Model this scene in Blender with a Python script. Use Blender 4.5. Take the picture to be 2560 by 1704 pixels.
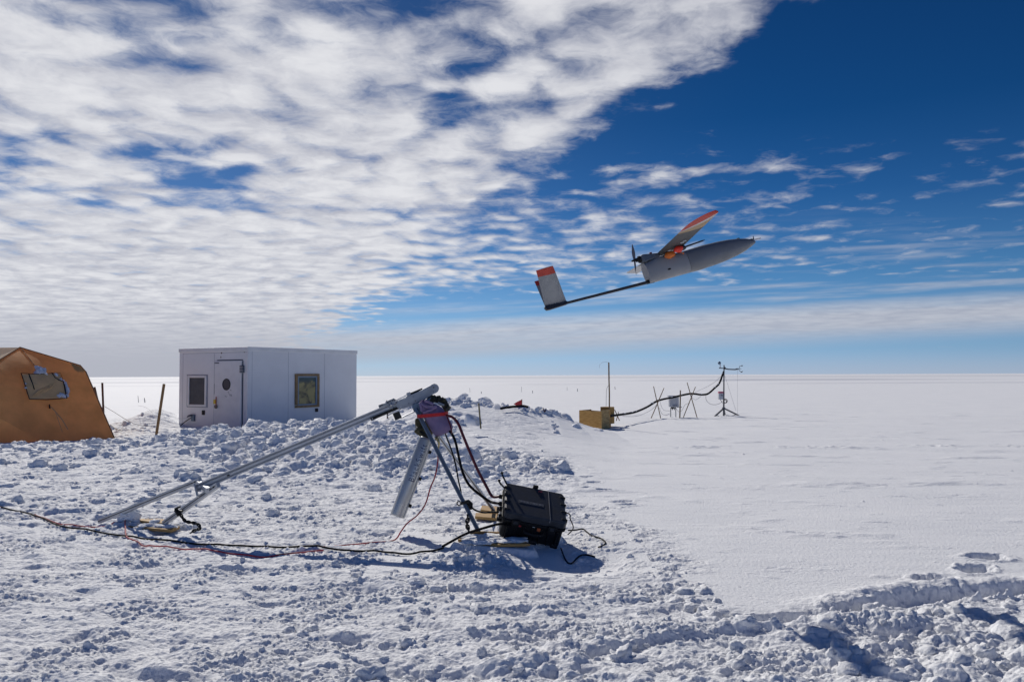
import bpy, math, random
import numpy as np
from mathutils import Vector, Matrix, Quaternion, noise as mnoise
for o in list(bpy.data.objects): bpy.data.objects.remove(o)
scene = bpy.context.scene
COL = scene.collection
R = math.radians
rnd = random.Random(7)

# ------------------------------------------------------------------ camera
CAM_H = 1.6
F = 1991.0                                   # focal length in photo pixels (28 mm)
cam_data = bpy.data.cameras.new('camera')
cam_data.lens = 28.0; cam_data.sensor_width = 36.0
cam_data.clip_start = 0.05; cam_data.clip_end = 20000
cam = bpy.data.objects.new('camera', cam_data); COL.objects.link(cam)
cam.location = (0, 0, CAM_H)
cam.rotation_euler = (R(90 + 2.444), R(0.24), 0)
scene.camera = cam
CAM = Vector((0, 0, CAM_H))
CR = cam.rotation_euler.to_matrix()

# ------------------------------------------------------------------ sun, sky, exposure
SUN_EL, SUN_AZ = 35.0, -26.0                 # azimuth measured from the view direction, left negative
sv = Vector((math.sin(R(SUN_AZ)) * math.cos(R(SUN_EL)), math.cos(R(SUN_AZ)) * math.cos(R(SUN_EL)), math.sin(R(SUN_EL))))
sl = bpy.data.lights.new('sun', 'SUN'); sl.energy = 3.2; sl.angle = R(0.53); sl.color = (1.0, 0.95, 0.88)
so = bpy.data.objects.new('sun', sl); COL.objects.link(so)
so.rotation_euler = (-sv).to_track_quat('-Z', 'Y').to_euler(); so.location = (0, 0, 30)
scene.view_settings.view_transform = 'Standard'; scene.view_settings.look = 'None'
scene.view_settings.exposure = 0.08; scene.view_settings.gamma = 1.0

world = bpy.data.worlds.new("World"); scene.world = world; world.use_nodes = True
wt = world.node_tree; wt.nodes.clear()
class NT:
    """tiny helper for node graphs"""
    def __init__(s, t): s.t = t
    def n(s, typ, **kw):
        nd = s.t.nodes.new(typ)
        for k, v in kw.items(): setattr(nd, k, v)
        return nd
    def put(s, sock, v):
        if isinstance(v, bpy.types.NodeSocket): s.t.links.new(v, sock)
        else: sock.default_value = v
    def m(s, op, a, b=0.0, c=None, clamp=False):
        nd = s.n('ShaderNodeMath', operation=op); nd.use_clamp = clamp
        s.put(nd.inputs[0], a); s.put(nd.inputs[1], b)
        if c is not None: s.put(nd.inputs[2], c)
        return nd.outputs[0]
    def ss(s, v, lo, hi, o0=0.0, o1=1.0):
        nd = s.n('ShaderNodeMapRange', interpolation_type='SMOOTHSTEP')
        s.put(nd.inputs[0], v)
        for i, q in enumerate((lo, hi, o0, o1)): s.put(nd.inputs[1 + i], q)
        return nd.outputs[0]
    def xyz(s, x, y, z=0.0):
        nd = s.n('ShaderNodeCombineXYZ'); s.put(nd.inputs[0], x); s.put(nd.inputs[1], y); s.put(nd.inputs[2], z)
        return nd.outputs[0]
    def noise(s, vec, scale, detail=4, rough=0.5, dist=0.0):
        nd = s.n('ShaderNodeTexNoise'); s.put(nd.inputs['Vector'], vec); nd.inputs['Scale'].default_value = scale
        nd.inputs['Detail'].default_value = detail; nd.inputs['Roughness'].default_value = rough
        nd.inputs['Distortion'].default_value = dist
        return nd.outputs[0]
    def mix(s, f, a, b):
        nd = s.n('ShaderNodeMix', data_type='RGBA'); s.put(nd.inputs[0], f)
        s.put(nd.inputs[6], a if isinstance(a, bpy.types.NodeSocket) else (*a, 1)); s.put(nd.inputs[7], b if isinstance(b, bpy.types.NodeSocket) else (*b, 1))
        return nd.outputs[2]

w = NT(wt)
sky = w.n('ShaderNodeTexSky', sky_type='NISHITA'); sky.sun_disc = False
sky.sun_elevation = R(SUN_EL); sky.sun_rotation = R(SUN_AZ)
sky.altitude = 3200; sky.air_density = 1.0; sky.dust_density = 0.15; sky.ozone_density = 3.0
tc = w.n('ShaderNodeTexCoord'); sp = w.n('ShaderNodeSeparateXYZ'); wt.links.new(tc.outputs['Generated'], sp.inputs[0])
X, Y, Z = sp.outputs
Yc = w.m('MAXIMUM', Y, 0.08)
T = w.m('DIVIDE', X, Yc); E = w.m('DIVIDE', Z, Yc)
# deep polarised blue of high altitude air: the sky model times a tint that depends on elevation
rp = w.n('ShaderNodeValToRGB'); wt.links.new(w.m('MULTIPLY', Z, 2.0), rp.inputs[0])
els = rp.color_ramp.elements
els[0].position = 0.0; els[0].color = (.44, .56, .90, 1); els[1].position = 1.0; els[1].color = (.08, .24, .46, 1)
for p_, c_ in ((.06, (.42, .56, .78)), (.14, (.42, .58, .72)), (.24, (.27, .50, .66)), (.42, (.11, .34, .55)), (.60, (.05, .26, .46)), (.85, (.045, .23, .42))):
    e_ = els.new(p_); e_.color = (*c_, 1)
tl_ = w.mix(w.ss(T, .35, -.55, 0.0, 0.42), rp.outputs[0], (.62, .66, .72))
tl_ = w.mix(w.ss(Y, .15, -.25), tl_, (.27, .45, .74))
mm = w.n('ShaderNodeMix', data_type='RGBA', blend_type='MULTIPLY'); mm.inputs[0].default_value = 1.0
wt.links.new(sky.outputs[0], mm.inputs[6]); wt.links.new(tl_, mm.inputs[7])
bg = w.n('ShaderNodeBackground'); wt.links.new(mm.outputs[2], bg.inputs[0]); bg.inputs[1].default_value = 0.085
# cloud sheet: flat layer high above, so its cells shrink towards the horizon
Zc = w.m('ADD', w.m('MAXIMUM', Z, 0.0), 0.075)
U = w.m('DIVIDE', X, Zc); V = w.m('DIVIDE', Y, Zc)
def cells(u, v):
    vec = w.xyz(u, v, 5.1)
    wr = w.n('ShaderNodeTexNoise'); wt.links.new(vec, wr.inputs['Vector']); wr.inputs['Scale'].default_value = 5.5; wr.inputs['Detail'].default_value = 4
    va = w.n('ShaderNodeVectorMath', operation='MULTIPLY_ADD'); wt.links.new(wr.outputs['Color'], va.inputs[0]); va.inputs[1].default_value = (.17, .17, 0); wt.links.new(vec, va.inputs[2])
    vo = w.n('ShaderNodeTexVoronoi', feature='SMOOTH_F1'); vo.inputs['Scale'].default_value = 6.6; vo.inputs['Smoothness'].default_value = .5
    wt.links.new(va.outputs[0], vo.inputs['Vector'])
    nc = w.noise(va.outputs[0], 7.5, 8, .60)
    return w.m('ADD', w.m('MULTIPLY', w.m('SUBTRACT', .42, vo.outputs['Distance']), .72), w.m('MULTIPLY', w.m('SUBTRACT', nc, .5), 1.45))
c_a = cells(U, V); c_b = cells(w.m('ADD', U, -.008), w.m('ADD', V, -.032))
n_big = w.noise(w.xyz(w.m('MULTIPLY', U, 0.95), w.m('MULTIPLY', V, 0.8), 7.9), 1.35, 3, 0.5, .4)
n_mid = w.noise(w.xyz(U, V, 11.3), 3.0, 4, 0.55, 0.3)
n_edge = w.noise(w.xyz(U, V, 31.3), 2.2, 6, 0.6, 0.2)
# dense bank: left of a slanting edge
e_hi = w.m('MULTIPLY', w.m('MAXIMUM', w.m('SUBTRACT', E, 0.28), 0.0), 1.75)
e_lo = w.m('MULTIPLY', w.m('MINIMUM', w.m('SUBTRACT', E, 0.28), 0.0), 1.15)
s1 = w.m('SUBTRACT', w.m('ADD', w.m('ADD', e_hi, e_lo), 0.080), T)
s1 = w.m('ADD', s1, w.m('MULTIPLY', w.m('SUBTRACT', n_edge, 0.5), 0.26))
bank = w.ss(s1, -0.07, 0.13)
# patchy part right of it, thinning to the right
p_up = w.ss(w.m('ADD', w.m('ADD', E, w.m('MULTIPLY', T, -.10)), w.m('MULTIPLY', w.m('SUBTRACT', n_edge, 0.5), 0.22)), 0.31, 0.17)
p_dn = w.ss(w.m('ADD', E, w.m('MULTIPLY', T, -.03)), 0.085, 0.125)
p_rt = w.ss(T, -0.15, 0.60, 1.0, 0.48)
patch = w.m('MULTIPLY', w.m('MULTIPLY', p_up, p_dn), p_rt)
ib = w.m('SUBTRACT', 1.0, bank)
cov = w.m('ADD', w.m('MULTIPLY', bank, 1.01), w.m('MULTIPLY', w.m('MULTIPLY', patch, ib), 0.64))
low_left = w.m('MULTIPLY', w.ss(E, 0.24, 0.05), w.ss(s1, 0.0, 0.22))
cov = w.m('ADD', cov, w.m('MULTIPLY', low_left, 0.30))
hole = w.m('MULTIPLY', w.ss(n_big, .54, .36), w.ss(E, .14, .28))
hole = w.m('MULTIPLY', hole, w.ss(T, .06, -.08, .25, 1.0))
cov = w.m('SUBTRACT', cov, w.m('MULTIPLY', hole, 0.72))
tex = w.m('ADD', w.m('MULTIPLY', c_a, .95), w.m('MULTIPLY', w.m('SUBTRACT', n_mid, .5), .60))
dens = w.ss(w.m('ADD', cov, tex), 0.24, 1.02)
dens = w.m('MULTIPLY', dens, w.ss(cov, 0.02, 0.25))
# small wisps in the blue
n_w = w.noise(w.xyz(w.m('MULTIPLY', U, .7), V, 41.0), 4.0, 6, .62, .5)
dens = w.m('MAXIMUM', dens, w.m('MULTIPLY', w.ss(n_w, .62, .80, 0, .45), w.ss(E, .42, .25)))
# thin veil low over the horizon
n_str = w.noise(w.xyz(w.m('ADD', w.m('MULTIPLY', T, 2.0), 0.0), w.m('MULTIPLY', w.m('ADD', E, w.m('MULTIPLY', T, -.05)), 34.0), 2.0), 1.6, 5, 0.58)
lo_e = w.m('ADD', E, w.m('MULTIPLY', T, -0.045))
vband = w.m('MULTIPLY', w.ss(lo_e, 0.010, 0.042), w.ss(w.m('ADD', lo_e, w.m('MULTIPLY', w.m('SUBTRACT', n_str, .5), .03)), 0.078, 0.056))
vband = w.m('MULTIPLY', vband, w.ss(n_str, 0.2, 0.6, 0.62, 0.88))
streak = w.m('MULTIPLY', w.m('MULTIPLY', w.ss(E, 0.06, 0.1), w.ss(E, 0.22, 0.12)), w.ss(n_str, 0.50, 0.74, 0.0, 0.6))
veil = w.m('MAXIMUM', w.m('MAXIMUM', vband, streak), w.m('MULTIPLY', low_left, 0.93))
veil = w.m('MAXIMUM', veil, w.ss(E, .035, .0, 0, .30))
front = w.m('MULTIPLY', w.ss(Y, 0.05, 0.30), w.ss(E, .95, .56))
dens_all = w.m('MULTIPLY', w.m('MAXIMUM', dens, veil), front)
dens_all = w.m('MULTIPLY', dens_all, 0.98)
rel = w.m('SUBTRACT', c_a, c_b)                       # lit upper rims, grey undersides
shade = w.m('ADD', w.m('MULTIPLY', rel, -.8), w.m('MULTIPLY', c_a, .55))
shade = w.m('ADD', shade, w.m('MULTIPLY', w.m('SUBTRACT', n_mid, .5), .9))
lit = w.ss(shade, -0.55, 0.38)
ccol = w.mix(lit, (0.410, 0.425, 0.500), (0.740, 0.745, 0.775))
ccol = w.mix(w.ss(T, -.1, .55, 0, .45), ccol, (0.30, 0.32, 0.40))
ccol = w.mix(w.ss(E, 0.11, 0.01), ccol, (0.425, 0.440, 0.505))
bgc = w.n('ShaderNodeBackground'); wt.links.new(ccol, bgc.inputs[0]); bgc.inputs[1].default_value = 1.0
mxs = w.n('ShaderNodeMixShader'); wt.links.new(dens_all, mxs.inputs[0]); wt.links.new(bg.outputs[0], mxs.inputs[1]); wt.links.new(bgc.outputs[0], mxs.inputs[2])
wo = w.n('ShaderNodeOutputWorld'); wt.links.new(mxs.outputs[0], wo.inputs[0])

# ------------------------------------------------------------------ pixel -> world helpers (photo pixels)
def ray(px, py):
    d = CR @ Vector(((px - 1280) / F, -(py - 852) / F, -1.0))
    return d
def P(p, depth):                              # the point seen at pixel p, `depth` metres in front (world y)
    d = ray(*p); return CAM + d * (depth / d.y)
def G(p, z=0.0):                              # where the ray through p meets the height z
    d = ray(*p); return CAM + d * ((z - CAM_H) / d.z)
def RP(p, point, normal):
    d = ray(*p); return CAM + d * ((point - CAM).dot(normal) / d.dot(normal))
def D(x, y): return (x * 1.08659, y * 1.08659)
def mk(ox, oy, s): return lambda x, y: (ox + x * s, oy + y * s)
Z1 = mk(0, 840, .20408); Z2 = mk(430, 840, .21222); Z3 = mk(200, 1100, .23769); Z4 = mk(900, 930, .25518)
Z5 = mk(1080, 1140, .19525); Z6 = mk(1320, 500, .25467); Z7 = mk(1420, 890, .19525); Z8 = mk(1100, 900, .16129)
ZB = mk(1000, 940, .10204); ZT = mk(1740, 880, .11475); ZF = mk(1240, 930, .10204)

# ------------------------------------------------------------------ numpy noise
def _h(ix, iy, seed):
    ix = ix.astype(np.int64); iy = iy.astype(np.int64)
    h = (ix * 374761393 + iy * 668265263 + seed * 974634777) & 0xFFFFFFFF
    h = ((h ^ (h >> 13)) * 1274126177) & 0xFFFFFFFF
    h = ((h ^ (h >> 16)) * 2246822519) & 0xFFFFFFFF
    return ((h ^ (h >> 15)) & 0xFFFFFF) / float(0x1000000)
def gn(x, y, seed=0):
    x0 = np.floor(x); y0 = np.floor(y); fx = x - x0; fy = y - y0
    u = fx * fx * fx * (fx * (fx * 6 - 15) + 10); v = fy * fy * fy * (fy * (fy * 6 - 15) + 10)
    def g(dx, dy):
        a = _h(x0 + dx, y0 + dy, seed) * 6.2831853
        return np.cos(a) * (fx - dx) + np.sin(a) * (fy - dy)
    return (g(0, 0) * (1 - u) + g(1, 0) * u) * (1 - v) + (g(0, 1) * (1 - u) + g(1, 1) * u) * v
def fbm(x, y, oct, seed=0, gain=.5, lac=2.03):
    a = 1.0; s = 0
    for i in range(oct):
        s = s + a * gn(x, y, seed + i * 17); x = x * lac + 3.1; y = y * lac - 1.7; a *= gain
    return s
def lumps(x, y, cell, seed, prob, rmin, rmax, hk):
    """rounded clods scattered one per cell; returns height"""
    cx = np.floor(x / cell); cy = np.floor(y / cell); out = np.zeros_like(x)
    for i in (-1, 0, 1):
        for j in (-1, 0, 1):
            a = cx + i; b = cy + j
            px = (a + .15 + .7 * _h(a, b, seed)) * cell; py = (b + .15 + .7 * _h(a, b, seed + 1)) * cell
            r = rmin + (rmax - rmin) * _h(a, b, seed + 2) ** 2
            ang = _h(a, b, seed + 5) * 3.14
            ca = np.cos(ang); sa = np.sin(ang); ex = 0.65 + .35 * _h(a, b, seed + 6)
            dx = (x - px) * ca + (y - py) * sa; dy = (-(x - px) * sa + (y - py) * ca) / ex
            d2 = (dx * dx + dy * dy) / (r * r)
            hh = np.sqrt(np.clip(1 - d2, 0, 1)) * r * hk * (0.6 + .6 * _h(a, b, seed + 3))
            hh = np.where(_h(a, b, seed + 4) < prob, hh, 0)
            out = np.maximum(out, hh)
    return out
def on(mask, fn, *arrs):
    """evaluate fn only where mask holds"""
    out = np.zeros(mask.shape)
    if mask.any(): out[mask] = fn(*[a[mask] for a in arrs])
    return out
def sst(v, a, b):
    t = np.clip((v - a) / (b - a), 0, 1); return t * t * (3 - 2 * t)
def seg_dist(x, y, pts):
    best = np.full_like(x, 1e9); tpar = np.zeros_like(x); acc = 0
    for (x0, y0), (x1, y1) in zip(pts[:-1], pts[1:]):
        dx, dy = x1 - x0, y1 - y0; L = math.hypot(dx, dy)
        t = np.clip(((x - x0) * dx + (y - y0) * dy) / (L * L), 0, 1)
        d = np.hypot(x - x0 - t * dx, y - y0 - t * dy)
        sgn = np.sign((x - x0) * dy - (y - y0) * dx)
        m = d < np.abs(best); best = np.where(m, d * np.where(sgn == 0, 1, sgn), best); tpar = np.where(m, acc + t * L, tpar); acc += L
    return best, tpar
def inside(x, y, poly):
    c = np.zeros(x.shape, bool); n = len(poly)
    for i in range(n):
        x0, y0 = poly[i]; x1, y1 = poly[(i + 1) % n]
        if y0 == y1: continue
        k = ((y0 > y) != (y1 > y)) & (x < (x1 - x0) * (y - y0) / (y1 - y0) + x0); c ^= k
    return c
def smooth_line(pts, n=6):
    out = []
    for i in range(len(pts) - 1):
        p0 = Vector(pts[max(i - 1, 0)]); p1 = Vector(pts[i]); p2 = Vector(pts[i + 1]); p3 = Vector(pts[min(i + 2, len(pts) - 1)])
        for k in range(n):
            t = k / n
            out.append(0.5 * ((2 * p1) + (-p0 + p2) * t + (2 * p0 - 5 * p1 + 4 * p2 - p3) * t * t + (-p0 + 3 * p1 - 3 * p2 + p3) * t ** 3))
    out.append(Vector(pts[-1])); return out

g2 = lambda x, y: tuple(G(D(x, y))[:2])
EDGE = [g2(*q) for q in [(1290, 985), (1275, 1040), (1300, 1090), (1370, 1150), (1470, 1195), (1560, 1240), (1625, 1300), (1680, 1370), (1760, 1405),
        (1850, 1400), (1960, 1380), (2100, 1358), (2250, 1345), (2500, 1330)]]
ROUGH = EDGE + [(9, 6), (9, -3), (-12, -3), (-40, 8), (-40, 40), (-2, 40)]
TRK = smooth_line([g2(*q) for q in [(1700, 1425), (1850, 1425), (1990, 1400), (2100, 1378), (2200, 1366), (2356, 1356), (2600, 1345)]], 4)
TRK = [tuple(v) for v in TRK]
TRK2 = [tuple(v) for v in smooth_line([g2(*q) for q in [(1960, 1425), (2100, 1404), (2230, 1388), (2356, 1378), (2600, 1366)]], 4)]
TRK3 = [tuple(v) for v in smooth_line([g2(*q) for q in [(1380, 1520), (1500, 1490), (1640, 1470), (1760, 1462)]], 4)]
PRINTS = [g2(*q) for q in [(2268, 1283), (2243, 1310), (2148, 1334), (1352, 1098), (1366, 1110), (1430, 1152), (1448, 1160), (1345, 1122), (1290, 1060), (1306, 1082), (1395, 1128)]]
CX = np.array([-30, -14, -9, -7, -5, -3.6, -2.4, -1.2, 0.6, 2.2, 40.]); CZ = np.array([.08, .09, .13, .35, .46, .49, .41, .26, .14, .0, 0])
HX = np.array([-40, -4.5, -3.2, -1.6, 0.2, 1.2, 1.9, 2.8, 3.6, 60.]); HZ = np.array([0, .0, .62, .80, .68, .46, .20, .02, 0, 0])

def base_h(x, y):
    crest = np.interp(x, CX, CZ)
    yc = 17.3 + .5 * np.sin(x * .9) + .35 * gn(x * .5, y * 0 + 3.3, 71)
    d = y - yc
    b1 = crest * np.where(d < 0, np.exp(-(d / 3.3) ** 2), np.exp(-(d / 1.3) ** 2) * .8 + .2 * np.exp(-(d / 4.) ** 2))
    hb = np.interp(x, HX, HZ)
    d2 = y - 22.0 - .3 * np.sin(x * 1.3)
    b2 = hb * np.where(d2 < 0, np.exp(-(d2 / 3.6) ** 2), np.exp(-(d2 / 1.2) ** 2))
    z = np.maximum(b1, b2) + .35 * np.minimum(b1, b2)
    # snow heaped left of the hut
    z = z + .50 * np.exp(-((x + 11.7) / .9) ** 2 - ((y - 26.3) / 1.3) ** 2)
    z = z + .16 * np.exp(-((x + 5.6) / .75) ** 2 - ((y - 13.0) / .5) ** 2)      # heap seen behind the rear legs
    # gentle roll
    z = z + .03 * gn(x * .12, y * .12, 5) + .012 * gn(x * .5, y * .35, 6)
    r = np.hypot(x, y)
    # far steps added to the snow, their dark faces imitating cloud-shadow bands
    k = sst(r, 110, 230)
    az = x / np.maximum(y, 1.0)
    k1 = .30 + .70 * sst(fbm(az * 3.1 + 2, az * 0 + .3, 3, 14), -.3, .3); k2 = .45 + .55 * sst(fbm(az * 2.3 + 5, az * 0 + .7, 3, 15), -.3, .3)
    far = -1.7 * sst(y, 115, 235) + .55 * k1 * sst(y + 14 * fbm(x * .010, y * 0, 3, 9), 250, 257 + 8 * (1 - k1)) - (1.45 + .55 * k1) * sst(y, 268, 520)
    far = far + 1.5 * k2 * sst(y + 30 * fbm(x * .004, y * 0 + 4, 3, 10), 540, 549 + 24 * (1 - k2)) - (2.0 + 1.5 * k2) * sst(y, 610, 1200) + 4.0 * sst(y + 60 * gn(x * .0015, y * 0 + 9, 12), 1320, 1375)
    z = z + far * sst(r, 105, 125)
    return z

def detail_h(x, y):
    """clods, trampling, prints, tracks; only for y within ~45 m"""
    e, _ = seg_dist(x, y, EDGE)
    ins = inside(x, y, ROUGH)
    sd = np.where(ins, np.abs(e), -np.abs(e)) + .42 * fbm(x * 1.6, y * 1.6, 3, 31) + .15 * gn(x * 6, y * 6, 36)
    rough = sst(sd, -.10, .42)
    rough = rough * (1 - .55 * sst(y, 26, 34))
    # where it is chunky
    crest = np.interp(x, CX, CZ)
    ch = np.exp(-((y - 16.4) / 3.0) ** 2) * sst(crest, .08, .3)
    hb = np.interp(x, HX, HZ)
    ridge = np.exp(-((y - 22.0 - .3 * np.sin(x * 1.3)) / .75) ** 2) * sst(hb, .03, .3)
    low = np.exp(-((y - 13.4) / 1.6) ** 2) * sst(x, -8, -1.5) * sst(x, 2.3, .6)
    hutside = np.exp(-((y - 22.5) / 2.0) ** 2) * sst(x, -3.5, -5)
    near = sst(y, 5.9, 4.9) * sst(x, -1.6, .6) * .40 + sst(x, .9, 2.2) * sst(y, 7.0, 6.0) * .24 + .30 * sst(y, 5.4, 4.2)
    left = np.exp(-((x + 5.6) / 1.6) ** 2 - ((y - 9.6) / 1.2) ** 2) * .7
    chunk = np.clip(ch + ridge * 1.0 + .55 * low + .6 * hutside + near + left, 0, 1.15)
    path = np.exp(-((x - (-7.2 + (17 - y) * .12)) / 1.0) ** 2) * sst(y, 9, 12)     # trodden path up to the hut door
    chunk = chunk * (1 - .75 * path)
    flatslope = sst(x, -1.6, -.9) * sst(x, 3.0, 1.8) * sst(y, 14.6, 16) * sst(y, 21.6, 20.6)
    chunk = chunk * (1 - flatslope); 
    wx = x + .06 * gn(x * 4, y * 4, 61) + .02 * gn(x * 13, y * 13, 63); wy = y + .06 * gn(x * 4, y * 4, 62) + .02 * gn(x * 13, y * 13, 64)
    h = np.zeros_like(x)
    brk = sst(fbm(x * .9, y * .9, 2, 41), -.25, .35)
    # trampled crust
    f1 = fbm(x * 2.7, y * 4.4, 5, 50, .56)
    act = .16 + .84 * sst(fbm(x * 1.1 + 4, y * 2.3, 4, 43, .6), -.22, .38)
    chip = sst(fbm(x * 8.0, y * 13, 4, 59, .6), .10, .34) * .013 + sst(fbm(x * 19 + 3, y * 30, 3, 60, .6), .15, .35) * .007
    tr = .034 * f1 + .026 * gn(x * 1.5 + 7, y * 2.6, 44) - .035 * sst(gn(x * 2.1, y * 3.4, 45), .22, .5) + act * chip + act * (.020 * np.abs(gn(x * 5.0, y * 7.5, 55)) * -1.2 + .018 * fbm(x * 13, y * 19, 3, 57, .6)) + .005 * gn(x * 42, y * 46, 58)
    h += rough * tr * (1 - .5 * flatslope)
    h += rough * (.15 + .85 * brk) * act * on(rough > .01, lambda p, q: lumps(p, q, .21, 80, .20, .012, .055, .8) + lumps(p, q, .085, 90, .30, .008, .026, .8) + lumps(p, q, .47, 100, .16, .03, .10, .45), wx, wy)
    # coarse clods
    mask = chunk * np.clip(rough + ridge + .6 * low, 0, 1)
    def bigf(p, q):
        g = np.maximum(lumps(p, q, .55, 110, .75, .09, .30, .62), .03 + lumps(p + .2, q, .33, 120, .75, .06, .17, .75))
        return np.maximum(g, lumps(p, q, .19, 130, .7, .03, .10, .8) + .02)
    big = on(mask > .004, bigf, wx, wy)
    far_k = .55 + .45 * sst(y, 7, 12)
    h += mask * far_k * (big * 1.2 + .07 * fbm(x * 1.7, y * 1.7, 4, 140, .6) + .035 * np.abs(fbm(x * 7, y * 7, 3, 141, .6)))
    # smooth wind crust right: low drift ripples
    sm = 1 - rough
    rip = .016 * gn(x * .5 + y * .45, y * .9 - x * .12, 150) + .004 * gn(x * 2.0 + y * .7, y * 6.5, 151)
    sp = sst(fbm(x * .55, y * 1.7, 3, 152), .28, .60)
    drift = .030 * sst(fbm(x * .55 + .35 * y, y * .95 - .1 * x, 4, 156, .5), .22, .75) + .010 * sst(fbm(x * 1.6 + y, y * 2.6, 4, 159, .6), .35, .8) + lumps(wx, wy, .7, 158, .14, .010, .030, .8)
    h += sm * (rip + drift + .014 * sp * fbm(x * 5, y * 11, 3, 153))
    # disturbed line across the far right
    dl = np.exp(-((y - 17.6 - .3 * gn(x * .5, x * 0, 160)) / .35) ** 2) * sst(x, 1.8, 4) * sst(gn(x * .8, y * .9, 161), -.15, .25)
    h += dl * 1.5 * (.045 * np.abs(fbm(x * 3.5, y * 4, 3, 162)) + .03 * lumps(wx, wy, .3, 163, .6, .05, .14, 2.0))
    dl2 = np.exp(-((y - 12.2 + .25 * x) / .25) ** 2) * 0
    # foot prints
    x_all, y_all, h_all = x, y, h
    for i, (px, py) in enumerate(PRINTS):
        nb = (np.abs(x_all - px) < .45) & (np.abs(y_all - py) < .45)
        if not nb.any(): continue
        x, y, h = x_all[nb], y_all[nb], h_all[nb]
        a = .5 + .9 * ((i * 37 % 10) / 10 - .5); ca, sa = math.cos(a), math.sin(a)
        u = ((x - px) * ca + (y - py) * sa) / (.17 if i < 3 else .15); v = (-(x - px) * sa + (y - py) * ca) / (.11 if i < 3 else .085)
        u = u + .35 * fbm(x * 9, y * 9, 3, 170, .6); v = v + .45 * fbm(x * 9, y * 9, 3, 171, .6)
        rr = np.hypot(u, v); k = 1 if i < 3 else .45
        h += k * (-.10 * sst(rr, 1.15, .45) + .012 * sst(rr, 1.3, .7) * fbm(x * 11, y * 11, 2, 173) + .014 * np.exp(-((rr - 1.35) / .30) ** 2) * (1 + gn(x * 14, y * 14, 172)))
        h_all[nb] = h
    x, y, h = x_all, y_all, h_all
    # sledge tracks with thrown-up edges
    d, t = seg_dist(x, y, TRK)
    d = d + .04 * gn(x * 3, y * 3, 175) + .045 * fbm(x * 10, y * 10, 3, 177, .6)
    h += -.085 * sst(np.abs(d - .02), .16, .06) + .02 * sst(np.abs(d), .3, .1) * fbm(x * 7, y * 7, 3, 178) + .034 * np.exp(-((d + .22) / .10) ** 2) * (1 + .8 * fbm(x * 2.3, y * 2.3, 4, 176, .6)) * sst(x, 1.5, 2.6) + .03 * np.exp(-((d - .20) / .08) ** 2)
    d, t = seg_dist(x, y, TRK2)
    h += -.05 * sst(np.abs(d), .10, .06) + .05 * np.exp(-((d + .14) / .06) ** 2)
    d, t = seg_dist(x, y, TRK3)
    h += sst(fbm(x * 1.8, y * 1.8, 2, 190), -.3, .2) * (-.030 * sst(np.abs(d), .09, .04) + .015 * np.exp(-((d + .13) / .05) ** 2))
    # snow packed under the tilted case and under the board beside it
    nb = (np.abs(x) < 1.2) & (y > 6.4) & (y < 8.6)
    if nb.any():
        p, q, hh_ = x[nb], y[nb], h[nb]; wob = .03 * fbm(p * 7, q * 7, 3, 200, .6)
        pl = .102 - .267 * (p + .138) + .5 * (q - 7.431) - .012
        mk_ = sst(p + wob, -.20, -.11) * sst(p + wob, .50, .42) * sst(q + wob, 7.38, 7.46) * sst(q + wob, 8.02, 7.84)
        bp = [(-.51, 7.45), (-.14, 7.21), (.16, 7.23), (.02, 7.61), (-.4, 7.72)]
        dd_, _ = seg_dist(p, q, bp + bp[:1]); dd_ = np.where(inside(p, q, bp), -np.abs(dd_), np.abs(dd_)) + wob
        pf = .060 * sst(dd_, .085, .03)
        bh = base_h(p, q)
        hh_ = np.maximum(hh_, (pl - bh) * mk_); hh_ = np.maximum(hh_ * (1 - .6 * sst(dd_, .05, .0)), pf - bh * 0)
        h[nb] = hh_
    # dug-out pit right of the black case and heap in front of the board
    h += -.10 * np.exp(-((x - .62) / .45) ** 2 - ((y - 6.95) / .42) ** 2)
    h += (.055 + .06 * fbm(x * 6, y * 6, 3, 181)) * np.exp(-((x + .35) / .42) ** 2 - ((y - 6.95) / .17) ** 2)
    h += (.05 + .05 * fbm(x * 6, y * 6, 3, 182)) * np.exp(-((x + 3.95) / .45) ** 2 - ((y - 8.45) / .22) ** 2)
    return h

def terrain(x, y):
    x = np.asarray(x, float); y = np.asarray(y, float)
    return base_h(x, y) + detail_h(x, y)
def hz(x, y): return float(terrain(np.array([x]), np.array([y]))[0])

# ------------------------------------------------------------------ materials
def pmat(name, col, rough=.6, metal=0.0, var=0.0, vscale=8, bump=0.0, bscale=60, col2=None, spec=None, stretch=None):
    m = bpy.data.materials.new(name); m.use_nodes = True; nt = m.node_tree; b = nt.nodes['Principled BSDF']
    b.inputs['Base Color'].default_value = (*col, 1); b.inputs['Roughness'].default_value = rough; b.inputs['Metallic'].default_value = metal
    if spec is not None: b.inputs['Specular IOR Level'].default_value = spec
    t = NT(nt); tcn = t.n('ShaderNodeTexCoord').outputs['Object']
    if stretch:
        mp = t.n('ShaderNodeMapping'); nt.links.new(tcn, mp.inputs[0]); mp.inputs['Scale'].default_value = stretch; tcn = mp.outputs[0]
    if var > 0 or col2:
        f = t.noise(tcn, vscale, 5, .6)
        c2 = col2 if col2 else tuple(c * (1 - var) for c in col)
        mc = t.mix(t.ss(f, .35, .68), col, c2); nt.links.new(mc, b.inputs['Base Color'])
        nt.links.new(t.ss(f, .2, .8, max(rough - .12, .05), min(rough + .12, 1)), b.inputs['Roughness'])
    if bump > 0:
        bn = t.n('ShaderNodeBump'); bn.inputs['Strength'].default_value = .8; bn.inputs['Distance'].default_value = bump
        nt.links.new(t.noise(tcn, bscale, 4, .6), bn.inputs['Height']); nt.links.new(bn.outputs[0], b.inputs['Normal'])
    return m
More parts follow.
